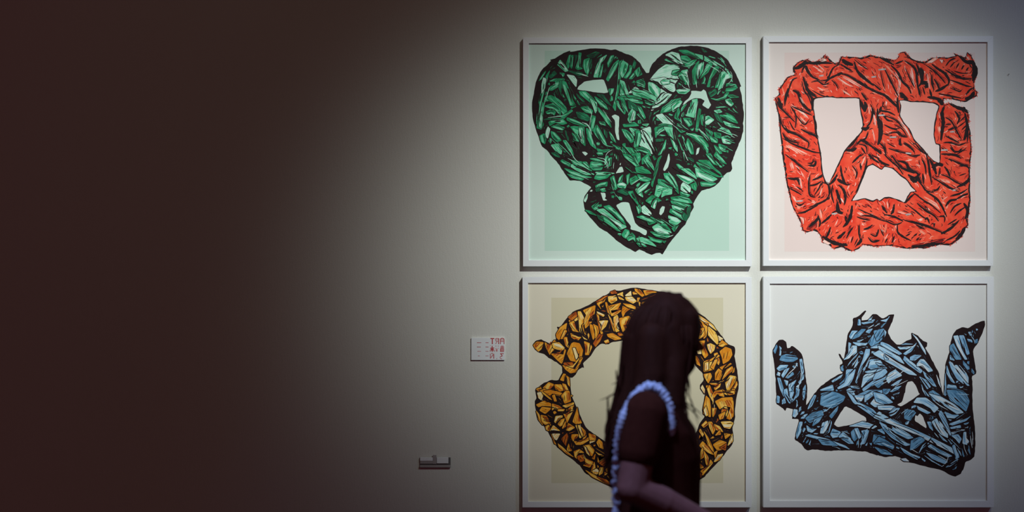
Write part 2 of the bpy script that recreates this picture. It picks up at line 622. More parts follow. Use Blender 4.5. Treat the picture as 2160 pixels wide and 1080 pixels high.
ART['orange'] = dict(org=[(1090,580),(1340,580),(1090,820),(1340,820)], rim=3, dark=.2, grow=1.3, skip=.6, line=.8, sweep=60, out="""
@1 140,610 165,575 210,563 240,580 300,605 345,565 335,520 365,480 350,455 380,455 430,385 500,315 560,295 640,260 720,205 800,165 850,135 900,140 990,115 1050,112 @2 30,115 90,125 200,140 300,160 400,195 460,220 520,310 600,360 680,430 715,480 770,550 800,600 870,630 875,650 870,720 890,820 905,930 905,1010 @4 890,60 875,160 875,260 850,350 862,420 850,490 800,550 770,590 720,650 660,710 600,780 560,800 450,860 300,910 150,920 30,912 @3 950,900 850,870 780,830 680,790 600,740 560,680 500,630 430,580 360,520 320,470 280,390 235,320 200,290 165,190 155,110 175,80 160,20 @1 165,1000 200,975 230,950 300,920 360,925 385,880 400,850 395,800 340,760 270,720 240,690 190,680 155,650
""", holes=["@1 490,900 520,870 540,830 575,810 590,815 580,770 640,720 690,640 740,600 800,610 830,590 930,575 1000,545 @2 100,510 250,540 380,620 460,690 500,740 530,800 590,860 600,920 560,970 600,1050 @4 610,40 600,110 585,200 610,240 560,310 545,360 500,440 400,490 250,560 100,610 20,620 @3 960,600 860,560 800,490 760,450 700,410 640,370 600,330 550,220 510,130 480,60 @1 470,960 460,900"], d="""
@1
m 145,615 175,585 235,590 215,650 190,670 160,640
m 245,590 290,620 330,570 350,590 340,640 300,680 290,700 255,630
l 310,600 370,590 420,640 400,660 350,650 320,640
m 300,690 350,690 410,700 420,650 430,660 395,780 350,740
m 410,545 440,545 450,590 440,620 460,640 430,620
m 470,510 540,545 565,545 540,570 500,560 480,545
m 440,690 480,600 500,590 550,600 580,660 570,710 520,760 470,750
p 490,640 510,640 540,720 520,740
d 410,770 490,765 500,800 470,860 420,810
m 400,790 430,830 470,860 520,850 580,720 560,720 540,780 510,830
m 590,580 640,600 660,630 630,700 600,700 605,650
d 670,600 720,520 755,520 730,580 690,630
m 345,520 380,460 440,420 430,480 370,570 350,550
m 385,560 420,480 440,490 400,560
m 455,400 530,330 540,390 500,410 460,470 490,480
d 450,370 520,320 530,360 480,400
m 460,420 500,400 520,480 545,500 490,490
l 535,320 560,320 600,400 560,440 575,540 620,570 590,560 550,490 545,400
m 580,310 690,265 680,340 640,370 620,410 660,410 600,470 590,400 610,350
m 640,430 665,440 690,530 670,570 650,500
m 670,430 710,450 720,500 690,560 690,490
m 700,330 715,340 740,480 755,510 740,520 715,430
l 720,405 760,400 800,400 780,450 740,490 750,440
l 700,320 770,350 760,365 710,340
m 700,250 760,210 790,190 770,230 720,260 740,300
d 690,240 760,190 800,180 750,220
l 800,190 870,180 880,220 830,250 805,230
m 775,240 790,240 830,400 870,500 850,490 800,340
m 800,270 860,260 910,245 880,300 820,310 830,340 900,310 920,310 870,350 830,360
l 850,370 880,350 900,400 880,420 870,460 900,490 870,500 850,440
m 900,380 980,360 1005,380 980,430 930,440 950,480 930,500 905,430
m 920,330 930,270 980,300 1000,290 950,330 930,370
l 880,170 930,150 930,180 940,220 900,210
p 950,180 1000,140 1005,185 970,190
l 950,195 1010,190 1050,230 1020,250 960,220
m 930,250 1000,260 1040,280 1040,300 970,280
m 1015,150 1080,150 1080,165 1020,170
d 820,150 860,135 880,160 830,165
m 790,520 840,510 920,560 860,570 800,540
m 765,580 800,565 810,590 780,600
m 380,920 410,865 430,870 410,930
m 435,880 460,900 465,980 450,960
m 230,990 280,940 330,960 290,1000 300,1060 250,1030
m 330,960 390,960 410,1010 380,1020 340,1000
m 400,950 430,960 470,1050 490,1080 440,1080 420,1020
m 170,1000 210,980 220,1010 190,1020
p 180,1030 210,1030 230,1080 190,1080
m 270,1000 320,1040 400,1030 380,1060 330,1050
@2
m 0,120 40,130 80,180 60,190 0,140
m 70,135 150,140 190,150 120,165 90,180
m 0,200 40,200 20,240
m 200,170 290,180 260,260 200,240
l 120,210 180,200 190,290 130,280
m 60,240 110,230 130,330 80,340
m 150,320 230,290 240,380 170,400
l 260,280 340,250 350,340 270,360
m 310,200 380,215 360,240
m 40,380 120,360 130,440 70,460
m 160,430 240,410 260,490 190,500
m 280,390 350,370 380,460 300,480
l 370,300 440,290 460,380 390,370
m 390,410 460,400 480,500 420,510
m 330,510 390,500 420,570 380,570
m 400,540 470,540 490,640 440,610
l 430,230 480,290 460,270
m 480,340 520,400 510,480 480,430
l 520,330 600,380 680,440 715,490 650,440 580,400 530,360
m 540,380 600,420 640,430 620,540 600,560 610,480 580,410
l 640,450 700,500 730,560 720,610 680,570 640,530
p 725,530 770,560 740,580
m 550,480 600,460 610,530 560,560 540,545
d 545,490 580,490 570,520 545,520
m 560,580 610,575 600,620 640,700 610,730 570,660 560,620
l 630,610 660,600 700,620 690,660 660,690 640,650
m 730,620 760,570 810,610 760,630
m 740,670 790,630 840,650 850,700 820,750 770,780 760,720
m 690,690 720,680 740,760 730,790 700,740
p 530,640 570,650 580,690 550,690
m 520,700 550,720 570,800 540,780
m 600,760 650,740 690,730 680,830 600,850
l 610,770 640,760 640,830 610,840
m 660,810 700,740 720,740 690,830
m 650,745 730,700 740,710 660,755
m 700,860 730,820 770,850 740,920 700,920
m 740,810 830,770 845,780 760,830
m 760,920 800,830 850,800 860,830 800,880
m 850,860 870,810 865,850
m 600,870 660,860 670,890 640,950 610,900
l 790,940 830,880 885,890 870,950 820,1020 800,1000
m 650,950 720,950 780,920 730,970 670,960
m 690,990 750,950 740,980 700,1010
p 575,990 590,960 610,1000 608,1040
m 620,970 650,970 690,1040 660,1080 640,1030
m 680,1040 760,1000 800,1030 850,1050 800,1050 740,1020 700,1060
m 830,1020 890,930 895,960 860,1030
m 850,1000 870,1000 880,1030 830,1050
@3
m 200,0 250,0 270,60 310,100 290,90 240,50
p 180,35 210,30 230,60 215,100 190,80
m 230,20 310,10 400,40 390,55 310,40 290,60
m 310,60 330,50 350,110 330,110
m 390,60 430,0 460,20 475,110 420,130
m 170,140 240,105 300,130 295,180 250,220 200,190 230,150 190,160
m 170,190 200,230 220,290 230,320 190,270
m 210,230 260,240 280,270 240,260 230,280 300,300 250,315 220,290
m 310,130 370,150 420,190 380,190 340,160 310,190
m 360,180 420,180 410,195 360,195
l 330,290 340,240 400,235 400,250 360,260 340,300
m 360,310 390,270 420,260 400,320 380,330
m 400,340 430,280 430,330 400,350
m 410,220 440,230 500,200 510,180 450,180 480,150 500,140 490,200 460,260 440,300 430,260
l 400,150 500,120 500,135 430,165
m 490,290 520,200 530,160 550,260 570,300 520,310
m 440,360 450,300 510,340 460,370 430,360
m 250,330 300,310 280,370 260,360
l 290,370 320,320 380,370 320,360
p 310,395 380,395 350,450 330,440
m 300,390 320,440 345,490 330,480
d 390,440 440,390 450,420 430,500 410,470
m 360,480 400,510 440,550 500,600 440,570 370,510
m 440,530 455,480 465,520 490,540 450,550
l 515,320 550,320 580,390 590,430 550,430 540,380
m 560,330 600,370 610,420 580,450 590,390
m 480,400 540,400 530,430 500,440 500,470 480,430
m 500,460 560,470 640,420 650,440 570,490 520,490
m 580,500 640,490 680,540 660,590 620,570
l 590,500 610,520 640,590 610,560
m 630,390 690,410 690,450 640,450
l 640,460 690,455 640,480
m 700,470 720,440 750,470 760,530 720,510
m 770,480 800,500 790,520 770,510
m 500,550 550,530 590,560 540,560 520,590 540,620 510,600
d 530,590 580,580 590,630 560,640 540,620
m 600,610 670,640 640,690 580,670 630,660 600,640
m 680,640 690,700 650,730 660,690
l 660,720 700,700 730,730 700,750 670,740
m 730,690 760,690 750,740 720,760
m 660,610 690,570 680,620
m 710,600 720,640 800,590 780,660 740,670 710,640
d 720,650 800,600 810,620 760,680
m 780,710 820,650 825,680 790,730
m 600,710 650,740 740,790 820,830 850,860 760,820 660,770
d 700,770 790,800 840,850 760,810
m 790,760 830,780 820,800
m 690,550 720,570 750,580 720,580
m 830,560 900,600 880,650 830,620
l 840,680 920,650 930,740 860,760
m 870,790 950,770 980,850 900,860
m 940,640 1020,650 1010,740 950,730
@4
m 0,760 80,750 90,840 10,850
l 20,650 110,640 120,720 40,730
m 130,680 220,640 240,730 150,760
m 110,790 200,780 220,870 130,870
m 240,590 330,560 350,650 260,680
l 260,720 350,690 370,800 280,820
m 380,560 450,510 480,600 400,650
m 390,700 460,660 500,750 420,790
m 490,480 540,440 550,530 500,570
m 490,610 540,590 550,680 510,690
m 630,0 650,0 690,60 690,130 650,60
m 620,60 650,90 660,160 660,250 600,220 595,180
l 600,190 620,150 640,230 620,240
m 670,60 700,20 760,10 780,70 740,60 720,40 690,80
m 790,20 870,20 870,45 820,55
m 700,110 760,80 850,75 860,120 860,240 830,270 800,260 840,160 780,150 740,180
d 760,180 800,180 790,210 750,230
m 730,230 790,200 770,260 740,270
m 670,170 710,170 700,220 680,250
l 750,290 830,285 860,300 830,350 780,340
m 580,320 620,280 640,310 600,340
m 640,290 670,290 700,360 680,400 650,340
m 690,310 740,330 770,380 740,370 710,360
m 700,410 740,360 750,400
m 780,390 840,400 790,440 785,420
l 850,390 855,460 810,500 830,440
m 680,490 740,450 800,470 780,530 720,540
d 740,520 800,480 790,540
m 600,370 640,430 680,520 690,560 640,500
m 570,350 600,400 590,420 560,370
m 560,500 590,460 640,510 680,570 700,600 690,580 640,560
l 690,640 720,580 770,570 740,620 700,640
m 570,560 590,510 600,600 570,620
m 600,540 640,600 640,680 620,660
m 570,720 640,680 660,620 680,650 640,700 590,760
m 545,630 600,690 570,700
d 560,740 580,740 575,780
m 690,560 720,540 700,610
""")
ART['blue'] = dict(org=[(1600,580),(1850,580),(1600,820),(1850,820)], rim=5, dark=.35, grow=1.3, skip=.62, line=.75, sweep=150, out="""
@1 120,680 150,600 180,570 215,565 245,590 250,640 275,640 290,618 340,650 385,700 400,800 415,900 430,1000 @3 425,60 415,150 450,100 490,50 @1 480,1050 540,980 620,920 700,870 740,860 710,790 740,775 700,690 712,690 748,745 770,600 780,520 825,450 825,380 880,360 935,310 945,320 905,370 905,400 960,390 1000,340 1035,342 @2 50,385 110,345 155,345 130,420 90,500 130,570 170,610 210,610 250,580 305,560 298,505 350,525 400,575 440,590 440,625 420,640 460,700 500,780 540,850 560,960 578,1050 590,1050 590,900 600,770 630,690 640,600 665,520 700,475 750,458 800,465 850,430 940,395 948,440 920,520 880,600 840,660 850,740 872,860 830,890 840,1000 @4 835,60 840,200 860,350 862,480 855,590 830,620 775,640 760,700 730,750 680,770 620,745 560,710 460,690 360,665 270,640 200,600 150,590 70,600 10,582 @3 1038,585 940,550 880,548 800,540 720,540 600,545 480,530 430,542 400,520 370,480 315,445 330,380 355,280 350,265 290,262 310,220 305,180 250,165 235,195 210,170 150,130 155,60 @1 155,1040 150,930 140,790 130,720
""", holes=["@3 660,310 700,240 760,150 820,180 940,250 945,285 900,290 820,315 760,325 690,335","@2 270,935 310,930 340,970 370,1040 @4 375,45 330,80 270,120 210,155 175,140 220,115 240,40 @2 245,1030 250,980","@4 335,230 355,240 375,215 400,240 435,330 430,348 390,320 330,280"], d="""
@1
d 185,745 200,710 240,695 330,710 345,735 300,760 240,760
m 160,820 190,790 260,790 240,820 180,840
l 170,850 190,860 185,885 160,875
m 165,900 190,905 220,1000 250,1080 220,1080 190,1000
m 200,880 230,830 270,815 250,850 215,900
d 240,900 300,850 310,870 260,905
m 225,920 260,930 250,970 240,960
m 265,960 300,940 330,920 310,960 280,990 300,1020 270,1040
l 330,980 350,960 355,1040 330,1060
m 360,740 380,735 395,850 385,880
m 350,940 400,870 395,910 360,960
m 390,1000 410,960 415,1040 390,1080
d 130,660 160,610 165,630 145,690
m 795,540 820,490 870,490 830,540 810,560
d 850,520 900,475 940,475 880,540 820,565
m 860,580 940,560 950,540 880,590
m 820,590 940,600 960,590 940,615 870,620
m 790,590 810,600 800,680 790,690
l 820,620 860,620 860,680 790,730 745,745 800,690
m 900,420 960,405 1020,390 1000,415 920,430
m 960,400 1000,360 985,395
m 890,390 895,440 870,440 875,390
d 960,590 1010,520 1040,480 1080,470 1080,560 1000,640
m 940,500 960,480 1000,470 970,510
m 915,740 940,650 975,650 970,700 900,800 880,850 860,950 850,940 880,830
l 990,670 1060,680 1080,660 1080,700 1000,690
m 980,640 1040,610 1080,600 1080,640 1040,640
m 940,800 980,740 1060,740 1080,770 1080,800 1000,830
m 930,850 1000,830 1080,810 1080,830 960,860
l 920,890 940,870 1080,850 1040,880 960,920 900,990
m 910,1000 1000,930 1080,880 1080,900 1000,960 920,1020
m 770,830 850,825 830,900 800,960 700,1000 690,990 760,940
m 640,930 740,870 720,900 650,940
m 550,1000 660,1000 650,1010 550,1015
d 545,1040 640,1020 700,1040 760,1080 560,1080
d 720,810 740,790 745,840 730,840
m 770,1010 800,990 830,1020 850,1060 810,1040
m 850,1060 960,1010 1080,1010 1080,1030 940,1050
d 820,780 860,740 830,790
@2
d 0,490 60,470 60,520 0,580
m 65,480 80,500 70,540
m 35,585 100,610 220,690 190,700 100,650 30,610
l 0,620 60,640 200,720 240,780 200,760 100,700 0,650
m 240,710 300,760 400,840 380,860 280,790 230,740
l 0,660 60,690 160,760 300,840 350,880 280,870 160,800 0,690
m 60,700 100,740 70,740
m 0,770 60,790 90,820 30,800
m 0,830 70,820 90,850 40,900 0,920
l 80,910 110,860 160,830 220,880 130,920 100,950
m 120,970 180,930 220,910 180,960
l 180,630 260,640 320,620 260,650 200,650
m 230,690 300,640 350,590 300,670 250,700
m 210,610 250,600 320,605
l 310,515 350,550 390,610 420,660 430,700 390,640 360,580
m 290,720 330,700 390,705 330,750 290,745
l 350,780 380,740 410,740 490,840 450,850 400,790 350,800
m 400,840 480,910 520,980 490,970 420,890
m 370,890 430,920 470,980 440,1000 410,950
m 380,930 410,1020 430,1060 400,1010
d 450,1030 490,1010 560,1060 500,1080
m 30,400 80,390 110,360 80,410
l 670,535 710,530 740,650 790,740 770,740 700,620
m 720,530 760,530 810,690 790,700 750,610
d 640,620 670,600 700,660 740,740 690,740 640,660
m 640,740 640,700 680,750
m 630,760 660,770 700,850 810,970 780,970 700,910 650,820
l 680,790 720,790 780,860 800,900 800,950 740,880
m 610,790 640,880 690,960 650,930 610,860
m 620,960 690,970 700,990 610,990
d 600,1010 700,1000 760,1020 790,1060 800,1080 610,1080
m 800,500 820,500 830,530 815,530
m 790,560 830,570 835,590 800,580
d 830,820 850,850 850,870 830,850
d 860,570 880,560 880,590 865,600
m 600,850 605,970 600,1060 590,1050
p 520,870 540,920 560,990 540,950
d 0,960 50,930 60,950 10,990
d 50,1000 120,1000 90,1040 60,1050
d 0,1030 60,1060 80,1080 0,1080
@3
m 165,60 185,70 180,125 160,120
m 225,0 250,0 260,70 320,100 270,130 220,40
m 270,0 310,0 300,60 280,90
m 330,0 360,0 350,60 300,110 330,50
m 390,0 410,20 400,90 385,60
l 310,180 340,185 345,220 320,250 300,240
m 430,180 460,100 490,55 505,60 460,170
d 550,60 650,25 700,40 760,70 740,110 650,170 600,160 540,140
m 540,10 650,0 660,15 545,15
d 620,240 700,150 690,190 640,260
m 370,260 400,230 430,220 400,260
d 410,260 470,210 560,190 570,230 520,260 450,300
m 420,320 470,360 510,350 460,390 430,370
d 490,270 560,240 530,290 470,330
m 360,290 385,290 370,380 335,440 330,400
l 540,390 560,300 610,280 600,340 570,390
m 620,380 640,300 640,280 610,390 560,410
m 630,400 650,350 720,380 700,420 650,430
m 700,420 740,380 800,430 840,480 790,480
d 810,380 850,340 850,390 870,430 840,460 820,430
l 790,330 920,285 1040,330 1000,350 880,330
m 840,350 870,345 900,420 880,440
m 900,370 950,360 970,370 930,480 890,490 930,420
m 410,410 440,400 600,440 760,500 800,530 720,500 600,470 480,430
d 520,440 640,460 700,500 560,490
m 640,500 700,520 720,530
m 390,470 420,420 400,460
m 770,20 820,60 860,120 900,130 1000,180 1080,240 1080,290 1000,240 900,170 830,120
l 840,60 930,60 900,110 860,90
m 930,60 1000,20 1080,40 1080,60 1000,60 930,120
l 980,130 1020,80 1080,100 1080,150 1020,160
d 1000,470 1010,400 1080,420 1080,490
d 1000,510 1080,520 1080,570
m 1040,360 1080,350 1080,400
m 770,0 850,0 820,30
@4
m 0,30 60,50 140,120 100,130 40,130 0,110
l 0,150 130,150 200,180 150,190 0,180
m 100,220 150,170 200,170 160,220 120,240
d 240,180 320,190 340,210 290,280 240,260
l 320,120 350,80 430,80 540,170 500,210 470,170 400,130
m 350,150 400,180 470,210 440,220 360,180
m 410,10 460,70 440,60
l 450,40 560,70 680,140 760,210 700,220 640,180 520,100
d 610,10 700,0 780,40 810,110 780,200 720,150 640,100
m 590,200 660,230 720,230 640,280 620,260
m 560,190 600,260 650,400 640,410 590,320 540,220
l 480,290 520,260 570,310 620,400 620,430 560,400 510,340
m 440,290 470,290 490,370 460,340
m 630,310 760,260 820,240 780,280 660,320
m 640,340 730,320 735,340 650,350
l 650,380 700,360 790,360 720,370 660,400
m 650,410 710,400 740,440 720,480 690,440
l 750,480 760,380 780,380 780,430 805,460 790,490
l 0,200 60,230 180,300 330,360 480,430 660,520 690,580 640,550 500,480 340,400 150,320 0,250
m 20,290 80,320 110,390 200,450 300,490 250,500 130,430 60,360
m 130,340 200,360 320,430 270,440 150,380
d 300,450 380,420 420,450 340,520 290,540
m 200,510 300,570 380,600 350,620 240,560
m 440,470 540,530 660,590 620,600 500,540 450,510
m 430,560 500,580 620,640 590,660 480,610
m 410,580 500,640 580,685 500,650
m 660,500 690,480 720,600 690,620 680,560
m 690,490 730,560 740,590 720,560
m 600,690 700,620 720,620 640,680
d 0,420 60,440 150,500 140,530 60,500 0,480
d 0,510 80,540 140,580 40,570
d 660,710 700,680 690,700
m 510,370 620,470 580,450
p 210,615 250,610 280,635 235,632
""")
# ---------------------------------------------------------------- materials
def mat(name, col, rough=0.6, col2=None, scale=8.0, stretch=None, spec=0.4, bump=0.0, bscale=200.0, detail=6.0, sheen=0.0):
    m = bpy.data.materials.new(name); m.use_nodes = True
    nt = m.node_tree; N = nt.nodes; L = nt.links
    b = N['Principled BSDF']; b.inputs['Roughness'].default_value = rough
    b.inputs['Specular IOR Level'].default_value = spec
    b.inputs['Base Color'].default_value = (*col, 1)
    if sheen: b.inputs['Sheen Weight'].default_value = sheen
    tc = N.new('ShaderNodeTexCoord'); mp = N.new('ShaderNodeMapping'); L.new(tc.outputs['Object'], mp.inputs[0])
    if stretch: mp.inputs['Scale'].default_value = stretch
    if col2 is not None:
        n = N.new('ShaderNodeTexNoise'); n.inputs['Scale'].default_value = scale; n.inputs['Detail'].default_value = detail
        L.new(mp.outputs[0], n.inputs['Vector'])
        r = N.new('ShaderNodeValToRGB'); r.color_ramp.elements[0].position = 0.36; r.color_ramp.elements[1].position = 0.66
        r.color_ramp.elements[0].color = (*col, 1); r.color_ramp.elements[1].color = (*col2, 1)
        L.new(n.outputs['Fac'], r.inputs[0]); L.new(r.outputs[0], b.inputs['Base Color'])
    if bump:
        n2 = N.new('ShaderNodeTexNoise'); n2.inputs['Scale'].default_value = bscale; n2.inputs['Detail'].default_value = 3
        L.new(mp.outputs[0], n2.inputs['Vector'])
        bp = N.new('ShaderNodeBump'); bp.inputs['Strength'].default_value = bump; bp.inputs['Distance'].default_value = 0.004
        L.new(n2.outputs['Fac'], bp.inputs['Height']); L.new(bp.outputs[0], b.inputs['Normal'])
    return m

def s2l(h):
    h = h.lstrip('#'); r = []
    for i in (0, 2, 4):
        c = int(h[i:i+2], 16)/255.0
        r.append(c/12.92 if c <= 0.04045 else ((c+0.055)/1.055)**2.4)
    return tuple(r)

def obj(name, me, m=None, parent=None, smooth=False):
    if isinstance(me, bmesh.types.BMesh):
        b = me; me = bpy.data.meshes.new(name); b.normal_update(); b.to_mesh(me); b.free()
    o = bpy.data.objects.new(name, me); C.objects.link(o)
    if m is not None: me.materials.append(m)
    if parent is not None: o.parent = parent
    if smooth:
        me.polygons.foreach_set('use_smooth', [True]*len(me.polygons))
    return o

def thing(name, label, cat, loc, group=None):
    o = bpy.data.objects.new(name, None); C.objects.link(o); o.location = loc; o.empty_display_size = 0.1
    o['label'] = label; o['category'] = cat
    if group: o['group'] = group
    return o

def box(bm, x0, x1, y0, y1, z0, z1):
    v = [bm.verts.new(p) for p in ((x0,y0,z0),(x1,y0,z0),(x1,y1,z0),(x0,y1,z0),(x0,y0,z1),(x1,y0,z1),(x1,y1,z1),(x0,y1,z1))]
    for f in ((0,3,2,1),(4,5,6,7),(0,1,5,4),(1,2,6,5),(2,3,7,6),(3,0,4,7)):
        bm.faces.new([v[i] for i in f])
def boxmesh(x0, x1, y0, y1, z0, z1, bev=0.0):
    bm = bmesh.new(); box(bm, x0, x1, y0, y1, z0, z1)
    if bev: bmesh.ops.bevel(bm, geom=list(bm.edges), offset=bev, segments=2, affect='EDGES', profile=0.5)
    return bm

# ---------------------------------------------------------------- the room
def wall_material():
    m = bpy.data.materials.new('painted_wall'); m.use_nodes = True
    nt = m.node_tree; N = nt.nodes; L = nt.links; b = N['Principled BSDF']
    b.inputs['Roughness'].default_value = 0.62; b.inputs['Specular IOR Level'].default_value = 0.25
    tc = N.new('ShaderNodeTexCoord')
    n = N.new('ShaderNodeTexNoise'); n.inputs['Scale'].default_value = 1.3; n.inputs['Detail'].default_value = 5
    L.new(tc.outputs['Object'], n.inputs['Vector'])
    r = N.new('ShaderNodeValToRGB'); r.color_ramp.elements[0].color = (0.66, 0.665, 0.615, 1); r.color_ramp.elements[1].color = (0.71, 0.715, 0.66, 1)
    L.new(n.outputs['Fac'], r.inputs[0]); L.new(r.outputs[0], b.inputs['Base Color'])
    mp = N.new('ShaderNodeMapping'); mp.inputs['Scale'].default_value = (1, 1, 0.25); L.new(tc.outputs['Object'], mp.inputs[0])
    a = N.new('ShaderNodeTexNoise'); a.inputs['Scale'].default_value = 130; a.inputs['Detail'].default_value = 2; L.new(mp.outputs[0], a.inputs['Vector'])
    c = N.new('ShaderNodeTexNoise'); c.inputs['Scale'].default_value = 210; c.inputs['Detail'].default_value = 2; L.new(tc.outputs['Object'], c.inputs['Vector'])
    ad = N.new('ShaderNodeMath'); ad.operation = 'ADD'; L.new(a.outputs['Fac'], ad.inputs[0]); L.new(c.outputs['Fac'], ad.inputs[1])
    bp = N.new('ShaderNodeBump'); bp.inputs['Strength'].default_value = 0.35; bp.inputs['Distance'].default_value = 0.0018
    L.new(ad.outputs[0], bp.inputs['Height']); L.new(bp.outputs[0], b.inputs['Normal'])
    return m
wall = obj('wall_back', boxmesh(-7, 7, 0, 0.2, 0, 6.6), wall_material()); wall['kind'] = 'structure'
floor = obj('floor', boxmesh(-7, 7, -9, 0.2, -0.15, 0), mat('concrete_floor', (0.045,0.042,0.04), 0.5, (0.065,0.06,0.057), 3.0)); floor['kind'] = 'structure'
ceil = obj('ceiling', boxmesh(-7, 7, -9, 0.2, 6.6, 6.75), mat('dark_ceiling', (0.03,0.03,0.03), 0.8, (0.04,0.04,0.04), 2.0)); ceil['kind'] = 'structure'

# ---------------------------------------------------------------- ink shapes on a sheet
K = 260.0/1080.0
def parse_pts(tokens, org, cur):
    pts = []
    for t in tokens:
        if t[0] == '@': cur = int(t[1:])-1
        else:
            x, y = map(float, t.split(','))
            if x in (0.0, 1080.0): x += ((y*7.31) % 70)-35-(20 if x == 0 else -20)*0.4     # shapes that run on past a sheet of the tracing
            if y in (0.0, 1080.0): y += ((x*5.17) % 70)-35
            pts.append((org[cur][0]+x*K, org[cur][1]+y*K))
    return pts, cur
def area(p): return 0.5*sum(p[i-1][0]*p[i][1]-p[i][0]*p[i-1][1] for i in range(len(p)))
def chaikin(p, q=0.2):
    r = []
    for i in range(len(p)):
        a, b = p[i], p[(i+1) % len(p)]
        r.append((a[0]*(1-q)+b[0]*q, a[1]*(1-q)+b[1]*q)); r.append((a[0]*q+b[0]*(1-q), a[1]*q+b[1]*(1-q)))
    return r
def rough_edge(p, rng, amp, step=5.0):
    r = []
    for i in range(len(p)):
        a, b = p[i], p[(i+1) % len(p)]; L_ = math.hypot(b[0]-a[0], b[1]-a[1]); n = max(1, int(L_/step))
        nx, ny = (-(b[1]-a[1])/L_, (b[0]-a[0])/L_) if L_ > 1e-6 else (0, 0)
        for k in range(n):
            t = k/n; j = rng.uniform(-amp, amp)
            r.append((a[0]+(b[0]-a[0])*t+nx*j, a[1]+(b[1]-a[1])*t+ny*j))
    return r
def offset(p, d):
    s = 1 if area(p) > 0 else -1; r = []
    for i in range(len(p)):
        a, b, c = p[i-1], p[i], p[(i+1) % len(p)]
        e1 = Vector((b[0]-a[0], b[1]-a[1])); e2 = Vector((c[0]-b[0], c[1]-b[1]))
        if e1.length < 1e-6 or e2.length < 1e-6: r.append(b); continue
        e1.normalize(); e2.normalize()
        n = Vector((-(e1.y+e2.y), e1.x+e2.x))
        if n.length < 1e-6: r.append(b); continue
        n.normalize(); r.append((b[0]+n.x*d*s, b[1]+n.y*d*s))
    return r
def spline(p, sub=5):
    if len(p) < 3: 
        a, b = p; return [(a[0]+(b[0]-a[0])*i/4, a[1]+(b[1]-a[1])*i/4) for i in range(5)]
    r = []; q = [p[0]]+list(p)+[p[-1]]
    for i in range(1, len(q)-2):
        for k in range(sub):
            t = k/sub; o_ = []
            for a in (0, 1):
                p0, p1, p2, p3 = q[i-1][a], q[i][a], q[i+1][a], q[i+2][a]
                o_.append(0.5*(2*p1+(p2-p0)*t+(2*p0-5*p1+4*p2-p3)*t*t+(3*p1-p0-3*p2+p3)*t**3))
            r.append(tuple(o_))
    r.append(p[-1]); return r
def brush(p, w, rng=None, taper=0.9):
    s = spline(p); n = len(s); L_, R_ = [], []
    for i, c in enumerate(s):
        a, b = s[max(0, i-1)], s[min(n-1, i+1)]; dx, dy = b[0]-a[0], b[1]-a[1]; l = math.hypot(dx, dy) or 1
        t = i/(n-1); h = 0.5*w*((1-taper)+taper*math.sin(math.pi*(0.06+0.88*t))**0.8)
        if rng: h *= rng.uniform(0.82, 1.18)
        L_.append((c[0]-dy/l*h, c[1]+dx/l*h)); R_.append((c[0]+dy/l*h, c[1]-dx/l*h))
    return L_+R_[::-1]
def clip_line(p, o_, d):
    ts = []
    for i in range(len(p)):
        a, b = p[i-1], p[i]
        ex, ey = b[0]-a[0], b[1]-a[1]; den = d[0]*ey-d[1]*ex
        if abs(den) < 1e-9: continue
        t = ((a[0]-o_[0])*ey-(a[1]-o_[1])*ex)/den; u = ((a[0]-o_[0])*d[1]-(a[1]-o_[1])*d[0])/den
        if 0 <= u < 1: ts.append(t)
    ts.sort(); return [(ts[i], ts[i+1]) for i in range(0, len(ts)-1, 2)]
def axis(p):
    cx = sum(a for a, _ in p)/len(p); cy = sum(b for _, b in p)/len(p)
    sxx = sum((a-cx)**2 for a, _ in p); syy = sum((b-cy)**2 for _, b in p); sxy = sum((a-cx)*(b-cy) for a, b in p)
    th = 0.5*math.atan2(2*sxy, sxx-syy); return (cx, cy), (math.cos(th), math.sin(th))

class Ink:
    """flat printed shapes, one mesh, one material slot for each ink"""
    def __init__(s, ox, oz, y): s.v = []; s.f = []; s.mi = []; s.ox, s.oz, s.y = ox, oz, y; s.lay = {}; s.top = 0; s.tones = []
    def put(s, loops, tone):
        if tone not in s.tones: s.tones.append(tone)
        xs = [q[0] for q in loops[0]]; ys = [q[1] for q in loops[0]]     # each ink pass lies just over those it overlaps
        cells = [(i, j) for i in range(int(min(xs)//10), int(max(xs)//10)+1) for j in range(int(min(ys)//10), int(max(ys)//10)+1)]
        n = 1+max(s.lay.get(c_, 0) for c_ in cells)
        for c_ in cells: s.lay[c_] = n
        s.top = max(s.top, n); y = s.y-6.0e-6*n
        vv = [[Vector((a, b, 0)) for a, b in lp] for lp in loops]
        tris = tessellate_polygon(vv); flat = [q for lp in loops for q in lp]; b0 = len(s.v)
        for a, b in flat: s.v.append((wx(a, y)-s.ox, y, wz(b, y)-s.oz))
        for t in tris:
            A, B, Cc = (flat[i] for i in t)
            cr = (B[0]-A[0])*(Cc[1]-A[1])-(B[1]-A[1])*(Cc[0]-A[0])
            if abs(cr) < 1e-9: continue
            i = t if cr < 0 else (t[0], t[2], t[1])      # face the viewer side (-y)
            s.f.append([b0+k for k in i]); s.mi.append(s.tones.index(tone))
    def build(s, name, mats, parent):
        me = bpy.data.meshes.new(name); me.from_pydata(s.v, [], s.f)
        for t in s.tones: me.materials.append(mats[t])
        me.polygons.foreach_set('material_index', s.mi); me.update()
        return obj(name, me, None, parent)

